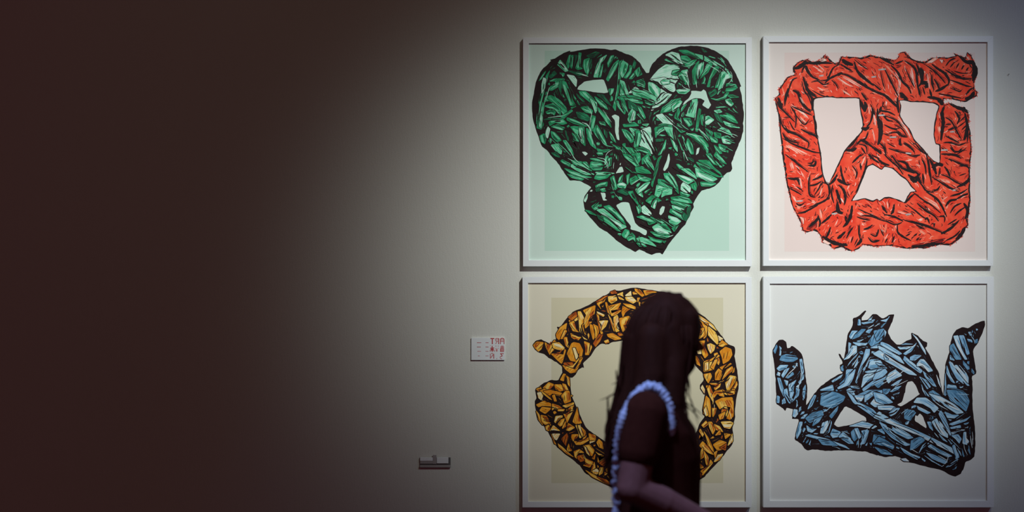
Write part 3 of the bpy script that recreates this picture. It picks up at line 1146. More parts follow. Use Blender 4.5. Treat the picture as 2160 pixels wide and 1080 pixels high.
def raster(p, x0, y0, nx, ny, g=2.0):
    m = np.zeros((ny, nx), bool)
    for j in range(ny):
        for t0, t1 in clip_line(p, (x0, y0+j*g+0.013), (1.0, 0.0)):
            i0 = max(0, int(math.ceil(t0/g))); i1 = min(nx-1, int(t1/g))
            if i1 >= i0: m[j, i0:i1+1] ^= True
    return m
def shrink(m, n):
    for _ in range(n):
        q = m.copy(); q[1:] &= m[:-1]; q[:-1] &= m[1:]; q[:, 1:] &= m[:, :-1]; q[:, :-1] &= m[:, 1:]; m = q
    return m
def grow(m, n): return ~shrink(~m, n)

def hatch(ink, poly, tone, rng):
    """engraved lines running along the fold"""
    c, ax = axis(poly); pr = [(-(a-c[0])*ax[1]+(b-c[1])*ax[0]) for a, b in poly]
    lo, hi = min(pr), max(pr)
    gap = 2.3 if tone == 'd' else 3.3
    tiltd = rng.uniform(-0.16, 0.16); dd = (ax[0]-ax[1]*tiltd, ax[1]+ax[0]*tiltd)
    k = lo+gap*rng.uniform(0.5, 0.9)
    while k < hi-0.8:
        o_ = (c[0]-ax[1]*k, c[1]+ax[0]*k)
        for t0, t1 in clip_line(poly, o_, dd):
            ln = t1-t0
            if ln < 5: continue
            a0 = t0+ln*rng.uniform(0.0, 0.45); a1 = t1-ln*rng.uniform(0.0, 0.45)
            if a1-a0 < 3: continue
            bend = rng.uniform(-0.05, 0.05)*(a1-a0)
            q = [(o_[0]+dd[0]*a0, o_[1]+dd[1]*a0), (o_[0]+dd[0]*(a0+a1)/2-dd[1]*bend, o_[1]+dd[1]*(a0+a1)/2+dd[0]*bend), (o_[0]+dd[0]*a1, o_[1]+dd[1]*a1)]
            r = rng.random()
            if tone == 'd': ct = 'k' if r < .55 else 'm'
            elif tone == 'm': ct = 'k' if r < .38 else ('l' if r < .80 else 'd')
            elif tone == 'l': ct = 'd' if r < .40 else ('k' if r < .58 else 'p')
            else: ct = 'l' if r < .7 else 'm'
            ink.put([brush(q, rng.uniform(0.7, 1.5), None)], ct)
        k += gap*rng.uniform(0.75, 1.5)

def contour(ink, poly, w_=0.55):
    L_ = offset(poly, w_); R_ = offset(poly, -w_)
    ink.put([R_, L_] if abs(area(R_)) > abs(area(L_)) else [L_, R_], 'k')

def draw(ink, A, seed):
    rng = random.Random(seed); org = A['org']
    out, _ = parse_pts(A['out'].split(), org, 0)
    holes = [parse_pts(h.split(), org, 0)[0] for h in A['holes']]
    ro = rough_edge(chaikin(out, 0.14), rng, 0.55); rh = [rough_edge(chaikin(h, 0.14), rng, 0.35) for h in holes]
    ink.put([ro]+rh, 'k')
    body = A.get('body', False)
    if body:
        bo = rough_edge(offset(out, 3.0), rng, 1.5); bh = [rough_edge(offset(h, -2.6), rng, 1.2) for h in holes]
        ink.put([bo]+bh, 'm')
    x0 = min(a for a, _ in out)-2; y0 = min(b for _, b in out)-2
    nx = int((max(a for a, _ in out)-x0)/2)+3; ny = int((max(b for _, b in out)-y0)/2)+3
    inside = raster(out, x0, y0, nx, ny)
    for h in holes: inside &= ~raster(h, x0, y0, nx, ny)
    # read the traced shapes
    cur = 0; late = []; patches = []; dirs = []
    for line in A['d'].strip().splitlines():
        tk = line.split()
        if not tk: continue
        if tk[0][0] == '@': cur = int(tk[0][1:])-1; continue
        pts, _ = parse_pts(tk[1:], org, cur)
        tone = tk[0][0]
        if len(tk[0]) > 1:
            wd = float(tk[0][1:])*K
            dx, dy = pts[-1][0]-pts[0][0], pts[-1][1]-pts[0][1]; l = math.hypot(dx, dy) or 1
            if tone == 'k':
                for a, b in zip(pts, pts[1:]):
                    ll = math.hypot(b[0]-a[0], b[1]-a[1]) or 1; dirs.append(((a[0]+b[0])/2, (a[1]+b[1])/2, (b[0]-a[0])/ll, (b[1]-a[1])/ll))
                late.append((2, [brush(pts, wd*1.15, rng)], 'k'))
                if rng.random() < 0.7:       # a dry second line beside the stroke
                    q = [(a+rng.uniform(1.8, 3.0), b+rng.uniform(-3.0, -1.6)) for a, b in pts]
                    late.append((2, [brush(q, 1.1, rng)], 'k'))
            elif tone == 'l':                # highlight: a bundle of fine lines
                n = max(2, int(wd/0.9))
                for i in range(n):
                    o_ = (i-(n-1)/2)*1.7+rng.uniform(-.2, .2); e = rng.uniform(-3.5, 3.5)
                    q = [(a-dy/l*o_+dx/l*e, b+dx/l*o_+dy/l*e) for a, b in pts]
                    late.append((1, [brush(q, rng.uniform(1.0, 1.9), rng)], 'l' if rng.random() < .55 else 'p'))
            else:
                late.append((3, [brush(pts, 3.6, rng, .5)], 'k'))
                for o_ in (-0.85, 0.85):
                    late.append((3, [brush([(a-dy/l*o_, b+dx/l*o_) for a, b in pts], 1.0, rng, .5)], 'w'))
            continue
        if abs(area(pts)) < 2: continue
        patches.append((offset(chaikin(pts, 0.08), -0.3 if body else -A.get('grow', 1.1)), tone))
    cov = np.zeros((ny, nx), bool)
    for p, tone in patches:
        c, ax = axis(p); dirs.append((c[0], c[1], ax[0], ax[1])); cov |= raster(p, x0, y0, nx, ny)
    def near(x, y):
        b = min(dirs, key=lambda d: (d[0]-x)**2+(d[1]-y)**2); return b[2], b[3]
    if not body:
        # narrow folds in the gaps between the big ones
        free = shrink(inside, A.get('rim', 4)) & ~grow(cov, 1)
        for _ in range(6000):
            js, is_ = np.nonzero(free)
            if len(js) < 20: break
            k = rng.randrange(len(js)); cx, cy = x0+is_[k]*2, y0+js[k]*2
            ux, uy = near(cx, cy); an = math.atan2(uy, ux)+rng.uniform(-.35, .35); ux, uy = math.cos(an), math.sin(an)
            def ok(x, y):
                i, j = int(round((x-x0)/2)), int(round((y-y0)/2)); return 0 <= i < nx and 0 <= j < ny and free[j, i]
            f = 0.0
            while f < 19 and ok(cx+ux*(f+1.5), cy+uy*(f+1.5)): f += 1.5
            bk = 0.0
            while bk < 19 and ok(cx-ux*(bk+1.5), cy-uy*(bk+1.5)): bk += 1.5
            hw = 0.0
            while hw < 4.5 and ok(cx-uy*(hw+1), cy+ux*(hw+1)) and ok(cx+uy*(hw+1), cy-ux*(hw+1)): hw += 1
            free[js[k], is_[k]] = False
            if f+bk < 5 or rng.random() < A.get('skip', 0.0): continue
            h = max(0.9, hw*rng.uniform(0.75, 1.1)); 
            def at(t, o_): return (cx+ux*t-uy*o_, cy+uy*t+ux*o_)
            p = [at(-bk, rng.uniform(-.9, .9)*h), at(-bk*rng.uniform(.1, .7), h*rng.uniform(.4, 1.15)), at(f*rng.uniform(.2, .9), h*rng.uniform(.3, 1.15)), at(f, rng.uniform(-.9, .9)*h), at(f*rng.uniform(0, .6), -h*rng.uniform(.2, 1.1)), at(-bk*rng.uniform(.2, .8), -h*rng.uniform(.4, 1.15))]
            patches.insert(0, (p, 'd' if rng.random() < A.get('dark', .3) else 'm'))
            free &= ~grow(raster(p, x0, y0, nx, ny), 1)
    for p, tone in patches:
        ink.put([p], tone)
        if tone in 'ml' and not body and abs(area(p)) > 45:      # lighter and deeper side of the fold
            c, ax = axis(p); pr = [(-(a-c[0])*ax[1]+(b-c[1])*ax[0]) for a, b in p]; hwid = (max(pr)-min(pr))/2
            sg = 1 if rng.random() < .5 else -1
            for t_, sc_, sh_ in ((('l' if tone == 'm' else 'p'), .58, .26*sg), (('d' if tone == 'm' else 'm'), .50, -.36*sg)):
                if rng.random() < .3: continue
                q = []
                for a, b in p:
                    u = (a-c[0])*ax[0]+(b-c[1])*ax[1]; v = -(a-c[0])*ax[1]+(b-c[1])*ax[0]
                    u = u*sc_*1.25+rng.uniform(-.4, .4); v = v*sc_*.62+sh_*hwid+rng.uniform(-.3, .3)
                    q.append((c[0]+ax[0]*u-ax[1]*v, c[1]+ax[1]*u+ax[0]*v))
                ink.put([q], t_)
        hatch(ink, p, tone, rng); contour(ink, p, A.get('line', 0.6) if not body else 0.3)
    if not body:
        # long sweeping cuts that follow the folds
        core = shrink(inside, 3); js, is_ = np.nonzero(core)
        for n in range(A.get('sweep', 100)):
            k = rng.randrange(len(js)); x, y = x0+is_[k]*2, y0+js[k]*2; q = []; pu = None; turn = rng.uniform(-.05, .05)
            for st_ in range(rng.randrange(4, 11)):
                i, j = int((x-x0)/2), int((y-y0)/2)
                if not (0 <= i < nx and 0 <= j < ny and core[j, i]): break
                q.append((x, y)); ux, uy = near(x, y)
                if pu is not None:
                    if ux*pu[0]+uy*pu[1] < 0: ux, uy = -ux, -uy
                    ux, uy = pu[0]*.7+ux*.3-uy*turn, pu[1]*.7+uy*.3+ux*turn; l = math.hypot(ux, uy) or 1; ux, uy = ux/l, uy/l
                pu = (ux, uy); x += ux*4.5; y += uy*4.5
            if len(q) < 4: continue
            r = rng.random()
            late.append((0, [brush(q, rng.uniform(1.5, 3.6) if r < .62 else rng.uniform(.9, 1.5), rng)], 'k' if r < .62 else ('l' if r < .85 else 'p')))
    if body:
        # fine engraving all over the twisted band
        core = shrink(inside, 3); js, is_ = np.nonzero(core)
        for n in range(1300):
            k = rng.randrange(len(js)); cx, cy = x0+is_[k]*2, y0+js[k]*2
            ux, uy = near(cx, cy); an = math.atan2(uy, ux)+rng.uniform(-.3, .3); ux, uy = math.cos(an), math.sin(an)
            ln = rng.uniform(4, 13); bd = rng.uniform(-2, 2)
            q = [(cx-ux*ln/2, cy-uy*ln/2), (cx-uy*bd, cy+ux*bd), (cx+ux*ln/2, cy+uy*ln/2)]
            if not all(0 <= int((b-y0)/2) < ny and 0 <= int((a-x0)/2) < nx and inside[int((b-y0)/2), int((a-x0)/2)] for a, b in q): continue
            r = rng.random(); t = 'k' if r < .40 else ('d' if r < .66 else ('l' if r < .92 else 'p'))
            late.append((0, [brush(q, rng.uniform(0.8, 2.4) if t in 'kd' else rng.uniform(.8, 1.5), rng)], t))
        # dry flecks of red along the edge
        for n in range(len(out)*3):
            i = rng.randrange(len(out)); a, b = out[i-1], out[i]; u = rng.random()
            x, y = a[0]+(b[0]-a[0])*u, a[1]+(b[1]-a[1])*u; an = rng.uniform(0, 6.3); ln = rng.uniform(1.5, 4.0)
            late.append((0, [brush([(x-math.cos(an)*ln, y-math.sin(an)*ln), (x+math.cos(an)*ln, y+math.sin(an)*ln)], rng.uniform(.7, 1.4), rng)], 'm' if rng.random() < .7 else 'd'))
    for _, loops, t in sorted(late, key=lambda a: a[0]): ink.put(loops, t)

# ---------------------------------------------------------------- framed prints
white_frame = mat('white_painted_frame', (0.80,0.83,0.85), 0.45, (0.84,0.87,0.885), 3.0, spec=0.4)
board_mat = mat('backing_board', (0.25,0.22,0.2), 0.8, (0.3,0.27,0.25), 6)
FD = 0.030; SHEET = 0.0215       # frame front and sheet front, measured out from the wall
def framed_print(key, label, ol, ot, orr, ob, il, it, ir, ib, paper, tint, tint_rect, inks, seed):
    x0, x1, z0, z1 = wx(ol, -FD), wx(orr, -FD), wz(ob, -FD), wz(ot, -FD)
    a0, a1, c0, c1 = wx(il, -FD), wx(ir, -FD), wz(ib, -FD), wz(it, -FD)
    ox, oz = (x0+x1)/2, z0
    t = thing('framed_print', label, 'picture', (ox, 0, oz), 'framed prints hung in a square on the wall')
    X0, X1, Z0, Z1 = x0-ox, x1-ox, z0-oz, z1-oz; A0, A1, C0, C1 = a0-ox, a1-ox, c0-oz, c1-oz
    for q in (((X0,Z1),(X1,Z1),(A1,C1),(A0,C1)), ((X0,Z0),(A0,C0),(A1,C0),(X1,Z0)), ((X0,Z0),(X0,Z1),(A0,C1),(A0,C0)), ((X1,Z0),(A1,C0),(A1,C1),(X1,Z1))):
        bm = bmesh.new(); fr = [bm.verts.new((a, -FD, b)) for a, b in q]; bk = [bm.verts.new((a, -0.003, b)) for a, b in q]
        bm.faces.new(fr); bm.faces.new(bk[::-1])
        for i in range(4): bm.faces.new((fr[i], bk[i], bk[(i+1) % 4], fr[(i+1) % 4]))
        bmesh.ops.recalc_face_normals(bm, faces=bm.faces)
        bmesh.ops.bevel(bm, geom=list(bm.edges), offset=0.0006, segments=1, affect='EDGES')
        obj('frame_rail', bm, white_frame, t)
    obj('backing_board', boxmesh(A0-0.012, A1+0.012, -0.017, -0.012, C0-0.012, C1+0.012), board_mat, t)
    e = 0.0
    sh = obj('print_sheet', boxmesh(A0-e, A1+e, -SHEET, -0.0172, C0-e, C1+e), mat(key+'_paper', paper, 0.75, tuple(c*0.965 for c in paper), 2.5, spec=0.15), t)
    if tint_rect:
        l, tp, r, b = tint_rect; yy = -SHEET-0.00012
        bm = bmesh.new()
        vs = [bm.verts.new((wx(px, yy)-ox, yy, wz(py, yy)-oz)) for px, py in ((l,b),(r,b),(r,tp),(l,tp))]
        bm.faces.new(vs)
        tn = obj('tint_panel', bm, mat(key+'_tint', tint, 0.75, tuple(c*0.97 for c in tint), 2.5, spec=0.15), sh); tn['label'] = 'slightly deeper toned printed square behind the drawing'
    ink = Ink(ox, oz, -SHEET-0.0004); draw(ink, ART[key], seed)
    mats = {}
    for tn_, (ca, cb) in inks.items():
        mats[tn_] = mat(key+'_ink_'+{'k':'black','d':'dark','m':'middle','l':'light','p':'pale','w':'white'}[tn_], s2l(ca), 0.6, s2l(cb), 26.0, (1.0,1.0,1.0), spec=0.2)
    dr = ink.build('ink_drawing', mats, sh); dr['label'] = INK_LABEL[key]
    return t
INK_LABEL = {'green': 'green and black engraved drawing of wrapped cloth shaped like a heart', 'red': 'red and black engraved drawing of a twisted cloth band forming a square',
             'orange': 'orange and black engraved drawing of a wrapped ring', 'blue': 'pale blue and black engraved drawing of bent wrapped branches'}
BK = ('#1c0c0e', '#241215')
framed_print('green', 'white framed print of a green heart shaped drawing on mint paper', 1103.2, 79, 1586, 562, 1115.5, 91.2, 1573.5, 548.7,
             s2l('#d3e8dd'), s2l('#c0e0d0'), (1149, 107, 1538, 529),
             {'k': BK, 'd': ('#0f4f35', '#146644'), 'm': ('#15804f', '#2fa572'), 'l': ('#4fbb89', '#7fd3ab'), 'p': ('#a5dcc2', '#c3e9d7'), 'w': ('#e0f0e8', '#e8f4ee')}, 11)
framed_print('red', 'white framed print of a red twisted band drawing on pale pink paper', 1610, 76, 2095, 561, 1622, 88.8, 2083, 548.7,
             s2l('#ece2dc'), s2l('#ecd9d3'), (1655, 111, 2057, 530.6),
             {'k': BK, 'd': ('#7c1213', '#971a18'), 'm': ('#e93a22', '#fa5a3c'), 'l': ('#ff8a6c', '#ffa98f'), 'p': ('#ffc6b4', '#fad8cc'), 'w': ('#e8e0dc', '#f0e8e4')}, 12)
framed_print('orange', 'white framed print of an orange ring drawing on cream paper behind the walking person', 1102, 584.3, 1585.5, 1070.4, 1114, 597, 1573, 1058.3,
             s2l('#e6e0cb'), s2l('#d9d2b4'), (1163, 628, 1525.5, 1019),
             {'k': BK, 'd': ('#a84a12', '#c8641a'), 'm': ('#dd8614', '#f2a830'), 'l': ('#f5b93c', '#fbd06a'), 'p': ('#f3dfa4', '#f6e9c4'), 'w': ('#f4ecd8', '#f4ecd8')}, 13)
framed_print('blue', 'white framed print of a pale blue bent branch drawing on off-white paper', 1610, 583.5, 2096.5, 1070.4, 1623.8, 598.5, 2082.3, 1056.5,
             s2l('#e6e7e4'), None, None,
             {'k': BK, 'd': ('#4f83aa', '#6fa3c8'), 'm': ('#82b4da', '#9cc8e8'), 'l': ('#a6d0ec', '#bcdff4'), 'p': ('#d4e4ee', '#e0ecf2'), 'w': ('#e4ecf0', '#e4ecf0')}, 14)

# ---------------------------------------------------------------- caption plate beside the prints
def caption_plate():
    l, tp, r, b = 994.0, 712.5, 1064.5, 759.5; dp = 0.008
    x0, x1, z0, z1 = wx(l, -dp), wx(r, -dp), wz(b, -dp), wz(tp, -dp); ox, oz = (x0+x1)/2, z0
    t = thing('caption_plate', 'small white caption plate with red lettering beside the orange print', 'sign', (ox, 0, oz))
    obj('plate', boxmesh(x0-ox, x1-ox, -dp, -0.0005, 0, z1-z0, 0.0006), mat('plate_white', (0.80,0.85,0.87), 0.4, (0.84,0.88,0.90), 8), t)
    red = mat('red_lettering', s2l('#b8343a'), 0.6, s2l('#c4484c'), 30); rose = mat('faint_red_lettering', s2l('#c87a80'), 0.6, s2l('#d08c90'), 30)
    blush = mat('blush_print', s2l('#e2bcbc'), 0.6, s2l('#dcc8c8'), 30)
    S = 100.0/1543.0
    def P(c): return (980+c[0]*S, 700+c[1]*S)
    ik = Ink(ox, oz, -dp-0.0002)
    def st(tone, w_, *pts): ik.put([brush([P(p) for p in pts], w_*S, None, 0.15)], tone)
    def rect(tone, x0_, y0_, x1_, y1_): ik.put([[P((x0_,y0_)), P((x1_,y0_)), P((x1_,y1_)), P((x0_,y1_))]], tone)
    # big letters: T, reversed R, A / a star figure, small marks, stacked boxes / reversed N, dot, reversed E
    rect('b', 1000, 200, 1130, 280); rect('b', 1160, 210, 1290, 300); rect('b', 1160, 480, 1290, 640); rect('b', 1010, 540, 1080, 640)
    rect('r', 840, 200, 965, 235); rect('r', 885, 200, 920, 400)
    rect('r', 1095, 205, 1122, 400); st('f', 26, (1100,215),(1020,220),(1012,270),(1030,305),(1100,305)); st('f', 26, (1060,310),(1010,395))
    st('r', 26, (1165,400),(1170,250),(1200,212),(1250,212),(1280,250),(1285,400)); rect('f', 1175, 300, 1280, 325)
    st('r', 30, (835,530),(965,525)); st('r', 30, (898,450),(900,655)); st('r', 34, (850,560),(940,600)); st('r', 34, (945,560),(860,600)); st('f', 28, (840,580),(832,650)); st('f', 28, (958,580),(965,650)); rect('f', 830,445,850,465)
    rect('f', 1005,450,1035,475); rect('f', 1085,450,1110,475); rect('f', 1010,520,1030,545); rect('f', 1090,520,1108,545); rect('f', 1025,570,1060,640)
    for yy in (455, 485, 515): rect('r', 1175, yy, 1275, yy+16)
    rect('f', 1210, 445, 1235, 530)
    for yy in (545, 590, 632): rect('r', 1158, yy, 1285, yy+20)
    rect('r', 1158, 545, 1178, 652); rect('f', 1262, 545, 1282, 652)
    rect('f', 825, 710, 852, 870); rect('r', 935, 710, 962, 870); st('f', 30, (840,860),(945,720)); rect('r', 865, 695, 925, 715)
    rect('f', 1035, 860, 1060, 885)
    st('r', 24, (1155,710),(1275,710)); st('r', 24, (1165,705),(1225,780),(1165,800)); st('f', 24, (1160,800),(1165,860),(1220,880))
    # four lines of small print
    for yy, a, bb, c_ in ((352, 405, 545, 'r'), (494, 405, 525, 'r'), (633, 420, 535, 'f'), (783, 435, 495, 'f')):
        x = a
        while x < bb: rect(c_, x, yy-11, min(x+34, bb), yy+11); x += 42
        x = 685
        while x < 780: rect(c_, x, yy-11, min(x+40, 788), yy+11); x += 50
    le = ik.build('lettering', {'r': red, 'f': rose, 'b': blush}, t); le['label'] = 'red letters and four lines of small print'
caption_plate()

# ---------------------------------------------------------------- small fitting low on the dark wall
def wall_fitting():
    S = 120.0/1851.0
    def X(c, y): return wx(860+c*S, y)
    def Z(c, y): return wz(940+c*S, y)
    ox = X(870, -0.02); oz = Z(715, -0.02)
    t = thing('wall_fitting', 'small grey double wall fitting with two pale covers, low on the wall', 'wall fitting', (ox, 0, oz))
    g = mat('grey_plastic', (0.36,0.33,0.33), 0.5, (0.40,0.37,0.37), 20); gd = mat('grey_plastic_dark', (0.11,0.105,0.105), 0.5, (0.13,0.12,0.12), 20)
    pale = mat('pale_plastic', (0.84,0.89,0.92), 0.35, (0.87,0.92,0.94), 20)
    def bx(name, x0, x1, y0, y1, f, bk, m, bev=0.0015):
        return obj(name, boxmesh(X(x0, -f)-ox, X(x1, -f)-ox, -f, -bk, Z(y1, -f)-oz, Z(y0, -f)-oz, bev), m, t)
    bx('back_plate', 392, 1395, 385, 712, 0.006, 0.0005, gd, 0.001)
    bx('ledge', 392, 1400, 640, 712, 0.012, 0.005, g, 0.001)
    bx('divider', 815, 935, 305, 600, 0.010, 0.0055, g, 0.001)
    bx('cover', 400, 812, 385, 500, 0.011, 0.0058, pale, 0.001); bx('cover_lip', 400, 850, 500, 592, 0.009, 0.0058, g, 0.001)
    bx('cover', 945, 1322, 385, 580, 0.011, 0.0058, pale, 0.001)
wall_fitting()
# nail left in the wall at the upper right
def nail():
    x, z = wx(2127), wz(157)
    bm = bmesh.new(); bmesh.ops.create_cone(bm, cap_ends=True, segments=10, radius1=0.0010, radius2=0.0010, depth=0.008, matrix=Matrix.Translation((0,-0.004,0)) @ Matrix.Rotation(math.pi/2, 4, 'X'))
    bmesh.ops.create_cone(bm, cap_ends=True, segments=12, radius1=0.0021, radius2=0.0016, depth=0.0016, matrix=Matrix.Translation((0,-0.0085,0)) @ Matrix.Rotation(math.pi/2, 4, 'X'))
    o = obj('nail', bm, mat('nail_steel', (0.12,0.11,0.1), 0.4, (0.16,0.15,0.14), 30)); o.location = (x, 0, z)
    o['label'] = 'tiny dark nail in the bare wall right of the red print'; o['category'] = 'nail'
nail()

# ---------------------------------------------------------------- the visitor
PY = -2.49
def P3(px, py, y=PY): return Vector((wx(px, y), y, wz(py, y)))
def capsule(bm, a, b, ra, rb, seg=14, sq=(1,1,1)):
    a, b = Vector(a), Vector(b); d = b-a; q = d.to_track_quat('Z', 'Y') if d.length > 1e-6 else Quaternion()
    rings = []; L_ = d.length
    prof = [(-ra*math.cos(t), ra*math.sin(t)) for t in (0.25, 0.6, 1.0, 1.4)]+[(L_+rb*math.cos(t), rb*math.sin(t)) for t in (1.4, 1.0, 0.6, 0.25)]
    for h, r in prof:
        rings.append([bm.verts.new(a+q @ Vector((r*math.cos(k*2*math.pi/seg), r*math.sin(k*2*math.pi/seg), h))) for k in range(seg)])
    for r0, r1 in zip(rings, rings[1:]):
        for k in range(seg): bm.faces.new((r0[k], r0[(k+1) % seg], r1[(k+1) % seg], r1[k]))
    bm.faces.new(rings[0][::-1]); bm.faces.new(rings[-1])
def chain(bm, pts):
    for (a, ra), (b, rb) in zip(pts, pts[1:]): capsule(bm, a, b, ra, rb)
def ball(bm, c, r, rot=None):
    M = Matrix.Translation(c) @ (rot.to_matrix().to_4x4() if rot else Matrix()) @ Matrix.Diagonal((*r, 1))
    bmesh.ops.create_uvsphere(bm, u_segments=24, v_segments=16, radius=1.0, matrix=M)
def loft(bm, rings, seg=28):
    R = []
    for z, cx, cy, rx, ry in rings:
        R.append([bm.verts.new((cx+rx*math.cos(k*2*math.pi/seg), cy+ry*math.sin(k*2*math.pi/seg), z)) for k in range(seg)])
    for r0, r1 in zip(R, R[1:]):
        for k in range(seg): bm.faces.new((r0[k], r0[(k+1) % seg], r1[(k+1) % seg], r1[k]))
    bm.faces.new(R[0][::-1]); bm.faces.new(R[-1])
def fuse(name, bm, m, parent, voxel, smooth=6, fac=0.5):
    """union of overlapping volumes -> one continuous smooth surface"""
    me = bpy.data.meshes.new(name+'_raw'); bm.to_mesh(me); bm.free()
    o = bpy.data.objects.new(name+'_raw', me); C.objects.link(o)
    r = o.modifiers.new('r', 'REMESH'); r.mode = 'VOXEL'; r.voxel_size = voxel
    s = o.modifiers.new('s', 'SMOOTH'); s.iterations = smooth; s.factor = fac
    dg = bpy.context.evaluated_depsgraph_get(); dg.update()
    out = bpy.data.meshes.new_from_object(o.evaluated_get(dg)); out.name = name
    bpy.data.objects.remove(o, do_unlink=True); bpy.data.meshes.remove(me)
    for v in out.vertices: v.co -= parent.location
    out.materials.clear()
    return obj(name, out, m, parent, True)

def person():
    t = thing('person', 'person with long dark hair walking right in a dark top with pale ruffled strap', 'person', (0.385, PY, 0))
    skin = mat('skin', (0.165,0.082,0.074), 0.6, (0.185,0.093,0.084), 40, spec=0.3)
    cloth = mat('dark_top_cloth', (0.044,0.014,0.009), 0.95, (0.052,0.017,0.011), 60, spec=0.05, bump=0.3, bscale=500)
    jean = mat('dark_trouser_cloth', (0.03,0.03,0.04), 0.9, (0.04,0.04,0.052), 60, spec=0.1)
    hairm = mat('dark_hair', (0.031,0.011,0.006), 0.7, (0.040,0.0145,0.0085), 60, (1,1,0.15), spec=0.08)
    lace = mat('pale_blue_ruffle', (0.46,0.62,0.86), 0.8, (0.56,0.72,0.92), 120, spec=0.15)
    # --- body
    bm = bmesh.new()
    HC = Vector((0.398, PY, 1.470))                                   # skull centre
    ball(bm, HC+Vector((-0.008,0,0.012)), (0.088,0.073,0.088)); ball(bm, HC+Vector((0.022,0,-0.030)), (0.058,0.060,0.072))
    ball(bm, HC+Vector((0.047,0,-0.078)), (0.024,0.026,0.018))        # chin
    capsule(bm, HC+Vector((0.020,-0.040,-0.060)), HC+Vector((0.050,0,-0.076)), 0.017, 0.016); capsule(bm, HC+Vector((0.020,0.040,-0.060)), HC+Vector((0.050,0,-0.076)), 0.017, 0.016)
    capsule(bm, HC+Vector((0.074,0,0.000)), HC+Vector((0.093,0,-0.028)), 0.008, 0.010)   # nose
    ball(bm, HC+Vector((0.084,0.010,-0.032)), (0.009,0.008,0.007)); ball(bm, HC+Vector((0.084,-0.010,-0.032)), (0.009,0.008,0.007))
    capsule(bm, HC+Vector((0.072,-0.016,-0.051)), HC+Vector((0.072,0.016,-0.051)), 0.007, 0.007); capsule(bm, HC+Vector((0.070,-0.013,-0.060)), HC+Vector((0.070,0.013,-0.060)), 0.0075, 0.0075)
    capsule(bm, HC+Vector((0.066,-0.042,0.014)), HC+Vector((0.074,0,0.016)), 0.010, 0.011); capsule(bm, HC+Vector((0.066,0.042,0.014)), HC+Vector((0.074,0,0.016)), 0.010, 0.011)   # brow
    for s in (-1, 1): ball(bm, HC+Vector((-0.008, s*0.073, -0.014)), (0.017,0.008,0.029))  # ears
    chain(bm, [((0.378,PY,1.43),0.048), ((0.366,PY,1.37),0.047), ((0.358,PY,1.31),0.060)])
    loft(bm, [(0.76,0.380,PY,0.09,0.14),(0.84,0.378,PY,0.105,0.16),(0.92,0.378,PY,0.098,0.150),(1.0,0.376,PY,0.085,0.125),(1.08,0.380,PY,0.088,0.128),(1.17,0.384,PY,0.094,0.142),(1.24,0.374,PY,0.090,0.155),(1.29,0.362,PY,0.068,0.150),(1.33,0.358,PY,0.045,0.085)])
    # near arm (bent, forearm forward), far arm (hanging a little back)
    ny = PY-0.165
    sh = P3(1362, 872, ny); el = P3(1334, 1030, ny-0.03); wr = P3(1512, 1112, ny+0.03)
    chain(bm, [(sh, 0.050), ((sh+el)/2, 0.043), (el, 0.040)]); chain(bm, [(el, 0.040), (el.lerp(wr, .35), 0.040), (wr, 0.024)])
    fs = Vector((0.355, PY+0.165, 1.285)); fe = Vector((0.31, PY+0.20, 1.03)); fw = Vector((0.36, PY+0.20, 0.80))
    chain(bm, [(fs, 0.050), ((fs+fe)/2, 0.043), (fe, 0.036)]); chain(bm, [(fe, 0.036), (fe.lerp(fw, .3), 0.037), (fw, 0.023)])
    def hand(w_, d, side, palm_n):
        d = Vector(d).normalized(); s = Vector(side).normalized(); n = Vector(palm_n).normalized()
        for k in (-1.0, -0.33, 0.33, 1.0): capsule(bm, w_+d*0.012+s*0.013*k, w_+d*0.080+s*0.025*k, 0.015, 0.012)
        for k, ln in ((-1.0, 0.060), (-0.33, 0.074), (0.33, 0.082), (1.0, 0.073)):
            a = w_+d*0.083+s*0.0258*k; b = a+d*ln*0.50+n*0.006+s*0.004*k; c_ = b+d*ln*0.28+n*0.012; e = c_+d*ln*0.20+n*0.016
            chain(bm, [(a, 0.0090), (b, 0.0084), (c_, 0.0078), (e, 0.0068)])
        a = w_+d*0.028+s*0.022; b = a+d*0.030+s*0.024+n*0.008; c_ = b+d*0.030+s*0.006+n*0.008; e = c_+d*0.022+n*0.006
        chain(bm, [(a, 0.0135), (b, 0.011), (c_, 0.0095), (e, 0.008)])
    hd = (wr-el).normalized(); hand(wr, hd, (0.1, 0.5, 0.85), (0.1, 0.85, -0.5))
    hand(fw, (fw-fe), (1, 0, 0), (0, -1, 0))
    # legs mid-stride
    lk = {}
    for nm, y, hip, kn, an in (('n', PY-0.085, (0.385,0.82), (0.46,0.47), (0.40,0.09)), ('f', PY+0.085, (0.375,0.82), (0.345,0.46), (0.215,0.10))):
        h, k, a = Vector((hip[0],y,hip[1])), Vector((kn[0],y,kn[1])), Vector((an[0],y,an[1])); lk[nm] = (h, k, a)
        chain(bm, [(h, 0.080), (h.lerp(k, .5), 0.066), (k, 0.050)]); chain(bm, [(k, 0.050), (k.lerp(a, .3), 0.052), (a, 0.033)])
        capsule(bm, a+Vector((0.0,0,-0.04)), a+Vector((0.13,0,-0.055 if nm == 'n' else -0.062)), 0.034, 0.026)
    body = fuse('body', bm, skin, t, 0.0042, 4)
    eye_m = mat('eye', (0.6,0.6,0.6), 0.2, (0.62,0.62,0.62), 10)
    for s in (-1, 1):
        b2 = bmesh.new(); bmesh.ops.create_uvsphere(b2, u_segments=16, v_segments=10, radius=0.011); e = obj('eye', b2, eye_m, t, True)
        e.location = HC+Vector((0.061, s*0.030, -0.003))-t.location
        b3 = bmesh.new(); bmesh.ops.create_uvsphere(b3, u_segments=12, v_segments=8, radius=0.0055); i_ = obj('iris', b3, hairm, e, True); i_.location = (0.0078, 0, 0)
